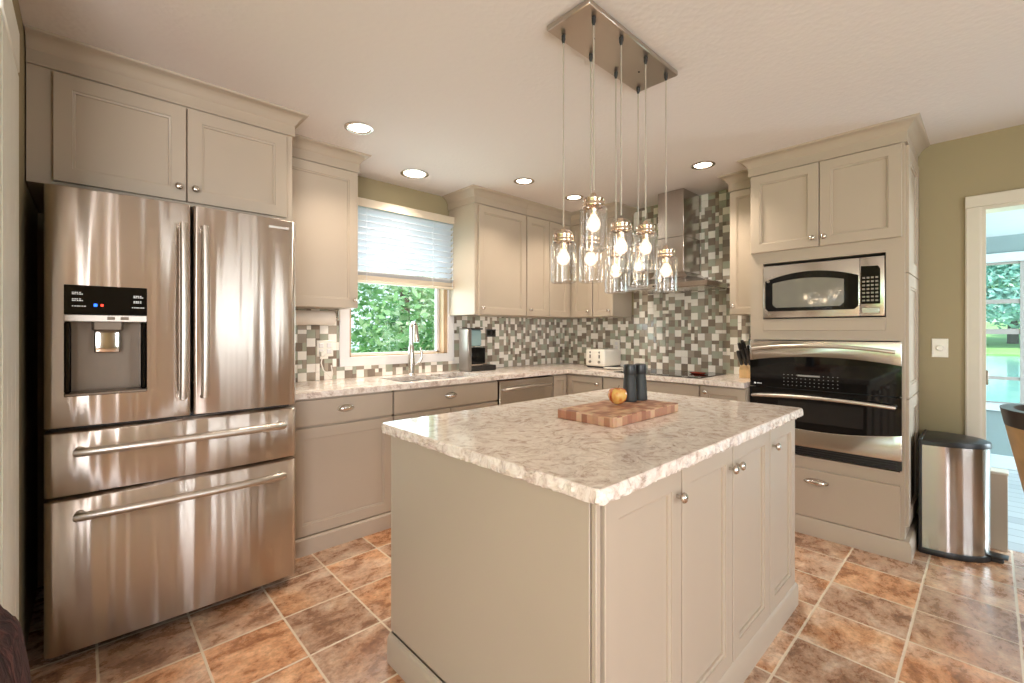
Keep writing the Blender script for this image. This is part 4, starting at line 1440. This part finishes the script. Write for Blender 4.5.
m.build('pedal', M['black_plastic'], t)

# low pale panel at the doorway
t = thing('low_panel', 'short taupe panel with a white top edge standing in the doorway', 'panel', (.03, 3.92, 0))
MB().box(-.0135, .071, YB + .005, YB + .11, 0, .44, b=.002).build('panel', M['paint'], t)
MB().box(-.0145, .074, YB + .002, YB + .113, .44, .455, b=.003).build('top_cap', M['white_trim'], t)

# ---------------------------------------------------------------- curved-back chair at the right edge
ccx, ccy = .33, 2.895
t = thing('dining_chair', 'tan wood chair with curved dark-topped back at the right edge', 'chair', (ccx, ccy, 0))


def shell(r0, r1, z0, z1, th, a0, a1, n=28, mz=6):
    bm = bmesh.new()
    cols = []
    for k in range(n + 1):
        a = a0 + (a1 - a0) * k / n
        e = abs(2 * k / n - 1)
        ztop = z1 - (z1 - z0) * .25 * e ** 4
        o_, i_ = [], []
        for j in range(mz + 1):
            s = j / mz
            z = z0 + (ztop - z0) * s
            r = r0 + (r1 - r0) * s
            o_.append(bm.verts.new((ccx + r * math.cos(a), ccy + r * math.sin(a), z)))
            i_.append(bm.verts.new((ccx + (r - th) * math.cos(a), ccy + (r - th) * math.sin(a), z)))
        cols.append(o_ + i_[::-1])
    L_ = len(cols[0])
    for a, b in zip(cols, cols[1:]):
        for j in range(L_):
            bm.faces.new((a[j], a[(j + 1) % L_], b[(j + 1) % L_], b[j]))
    bm.faces.new(cols[0]); bm.faces.new(cols[-1][::-1])
    return bm


A0, A1 = math.radians(112), math.radians(268)
MB().merge(shell(.215, .288, .50, .875, .016, A0, A1)).build('backrest', M['chair_wood'], t, angle=50)
MB().merge(shell(.198, .270, .50, .88, .02, A0, A1)).build('back_pad', M['chair_dark'], t, angle=50)
MB().merge(shell(.2895, .302, .875, .945, .04, A0, A1, mz=3)).build('top_rail', M['chair_dark'], t, angle=50)
MB().lathe([(0, .44), (.20, .44), (.215, .45), (.215, .475), (.20, .495), (.1, .505), (0, .507)], (ccx, ccy, 0), (0, 0, 1), 36).build('seat', M['chair_dark'], t)
for sx_, sy_ in ((-1, -1), (-1, 1), (1, -1), (1, 1)):
    MB().tube([(ccx + sx_ * .14, ccy + sy_ * .14, .445), (ccx + sx_ * .165, ccy + sy_ * .165, 0.0)], [.02, .013], 10).build('leg', M['chair_wood'], t)

# ---------------------------------------------------------------- plum velvet armchair in the lower left corner
ax0, ay0 = -1.39, -.425
t = thing('armchair', 'dark plum crushed-velvet armchair, only its rounded arm in the lower left', 'armchair', (ax0, ay0, 0))
rnd = random.Random(9)


def lumpy(mb, c, r, lump=.005, n=36, m_=24, p=2.6):
    bm = bmesh.new()
    bmesh.ops.create_uvsphere(bm, u_segments=n, v_segments=m_, radius=1)
    for v in bm.verts:
        d = (abs(v.co.x) ** p + abs(v.co.y) ** p + abs(v.co.z) ** p) ** (-1 / p)
        k = d * (1 + lump / max(r) * (math.sin(v.co.x * 9 + v.co.z * 13) + math.sin(v.co.y * 11 - v.co.z * 8)))
        v.co = Vector((c[0] + v.co.x * r[0] * k, c[1] + v.co.y * r[1] * k, c[2] + v.co.z * r[2] * k))
    return mb.merge(bm)


lumpy(MB(), (ax0, ay0 + .255, .36), (.30, .085, .325)).build('arm', M['velvet'], t)
lumpy(MB(), (ax0, ay0 - .255, .36), (.30, .085, .325)).build('arm', M['velvet'], t)
lumpy(MB(), (ax0 - .0, ay0, .30), (.28, .175, .13)).build('seat_cushion', M['velvet'], t)
lumpy(MB(), (ax0 - .235, ay0, .45), (.07, .18, .40)).build('backrest', M['velvet'], t)
for sx_ in (-1, 1):
    for sy_ in (-1, 1):
        MB().lathe([(.015, 0), (.022, .07)], (ax0 + sx_ * .2, ay0 + sy_ * .24, 0), (0, 0, 1), 12).build('leg', M['bark'], t)

# ---------------------------------------------------------------- sun room beyond the doorway
S0, S1, SYB, SZ = -1.2, 3.0, 6.2, 2.16
struct('floor_sunroom', MB().box(S0, S1, YB + .06, SYB + .12, -.08, 0), M['planks'], smooth=False)
struct('ceiling_sunroom', MB().box(S0, S1, YB + .12, SYB + .12, SZ, SZ + .1), M['sun_white'], smooth=False)
m = MB().box(S0 - .1, S0, YB + .12, SYB + .12, 0, SZ)
struct('wall_sunroom_left', m, M['sun_wall'], smooth=False)
m = MB().box(S1, S1 + .1, YB + .12, 4.1, 0, SZ).box(S1, S1 + .1, 6.1, SYB + .12, 0, SZ).box(S1, S1 + .1, 4.1, 6.1, 0, .5).box(S1, S1 + .1, 4.1, 6.1, 2.1, SZ)
struct('wall_sunroom_right', m, M['sun_wall'], smooth=False)
m = MB().box(S0, -.6, SYB, SYB + .12, 0, SZ).box(2.4, S1, SYB, SYB + .12, 0, SZ).box(-.6, 2.4, SYB, SYB + .12, 0, .56).box(-.6, 2.4, SYB, SYB + .12, 1.93, SZ)
struct('wall_sunroom_back', m, M['sun_wall'], smooth=False)
m = MB().box(S0, S1, SYB - .02, SYB, 0, .12, b=.003)
struct('baseboard_sunroom', m, M['sun_white'])
m = MB()
m.box(-.65, 2.45, SYB - .03, SYB + .01, .53, .60, b=.003).box(-.65, 2.45, SYB - .025, SYB, 1.915, 2.0, b=.003)
w2 = struct('window_2', m, M['sun_white'], 'wide sun room window looking over the lake')
m = MB()
for x in (-.55, .22, 1.0, 1.78):
    m.box(x - .03, x + .03, SYB + .01, SYB + .06, .58, 1.93)
for z, h_ in ((1.55, .02), (1.27, .025), (.835, .014), (.59, .02), (1.915, .02)):
    m.box(-.6, 2.4, SYB + .015, SYB + .055, z - h_, z + h_)
m.build('window_mullion', M['sun_frame'], w2)
MB().box(-.6, 2.4, SYB + .034, SYB + .038, .58, 1.93).build('window_pane', M['pane'], w2)

# ---------------------------------------------------------------- outdoors
m = MB().box(-60, 60, -40, 18, -1.2, -1.0)
tag(m.build('lawn', M['lawn'], smooth=False), 'green lawn around the house', 'lawn')['kind'] = 'structure'
m = MB().box(-90, 120, 18, 75, -1.6, -1.5)
tag(m.build('lake', M['lake'], smooth=False), 'pale teal lake beyond the sun room window', 'lake')['kind'] = 'structure'
m = MB().prism([(75, -1.6), (75, -1.3), (120, 3.0), (150, 3.2), (150, -1.6)], -90, 120, M=MYZ)
tag(m.build('far_bank', M['lawn'], smooth=False), 'bright grassy bank on the far side of the lake', 'bank')['kind'] = 'structure'


def tree(label, base, height, crown, n, leaf, mat, seed, low=.15, group='trees outside the sink window'):
    rnd = random.Random(seed)
    t = thing('tree', label, 'tree', base, group)
    b = Vector(base)
    MB().tube([b, b + Vector((.05, .03, height * .4)), b + Vector((-.05, .05, height * .8))], [height * .03, height * .02, height * .008], 10).build('trunk', M['bark'], t)
    bm = bmesh.new()
    blobs = []
    for k in range(26):
        a, rr_ = rnd.uniform(0, 2 * PI), math.sqrt(rnd.random())
        z = rnd.uniform(low, 1.0)
        wd = math.sin(PI * min(1, max(.12, (z - low + .15) / (1.2 - low)))) ** .7
        blobs.append((b + Vector((math.cos(a) * rr_ * crown * wd, math.sin(a) * rr_ * crown * wd, z * height)), crown * rnd.uniform(.25, .42)))
    for k in range(n):
        c, r = rnd.choice(blobs)
        d = Vector((rnd.gauss(0, 1), rnd.gauss(0, 1), rnd.gauss(0, 1))).normalized()
        p = c + d * r * rnd.uniform(.55, 1.05)
        s = leaf * rnd.uniform(.6, 1.3)
        u = Vector((rnd.gauss(0, 1), rnd.gauss(0, 1), rnd.gauss(0, .6))).normalized()
        v = u.cross(d + Vector((0, 0, .4))).normalized()
        q = [p - u * s, p - v * s * .45, p + u * s, p + v * s * .45]
        bm.faces.new([bm.verts.new(x) for x in q])
    m = MB(); m.bm.free(); m.bm = bm
    m.build('foliage', mat, t, smooth=False, recalc=False)


for i, (bx_, by_, h_, cr, lab) in enumerate(((-6.3, 2.0, 4.6, 1.5, 'light-leaved tree in the left half of the sink window'), (-7.0, 4.0, 5.2, 1.7, 'green tree in the middle of the sink window'),
                                             (-6.2, 4.9, 4.4, 1.3, 'green tree at the right side of the sink window'), (-9.0, 3.2, 6.5, 2.4, 'tree farthest back outside the sink window'),
                                             (-9.0, 6.8, 6.0, 2.2, 'tree far back, right in the sink window'))):
    tree(lab, (bx_, by_, -1.0), h_, cr, 7500, .075, M['leaf'], 20 + i, low=.1)
far = [(-8, 84, 17, 9), (2, 86, 19, 9), (11, 83, 16, 8), (20, 88, 20, 10), (30, 85, 17, 9)]
for i, (bx_, by_, h_, cr) in enumerate(far):
    o_ = ('first', 'second', 'third', 'fourth', 'fifth')[i]
    tree('tall leafy tree on the far bank of the lake', (bx_, by_, -.9), h_, cr, 9000, .42, M['leaf_hazy'], 60 + i, low=.2, group='trees across the lake')
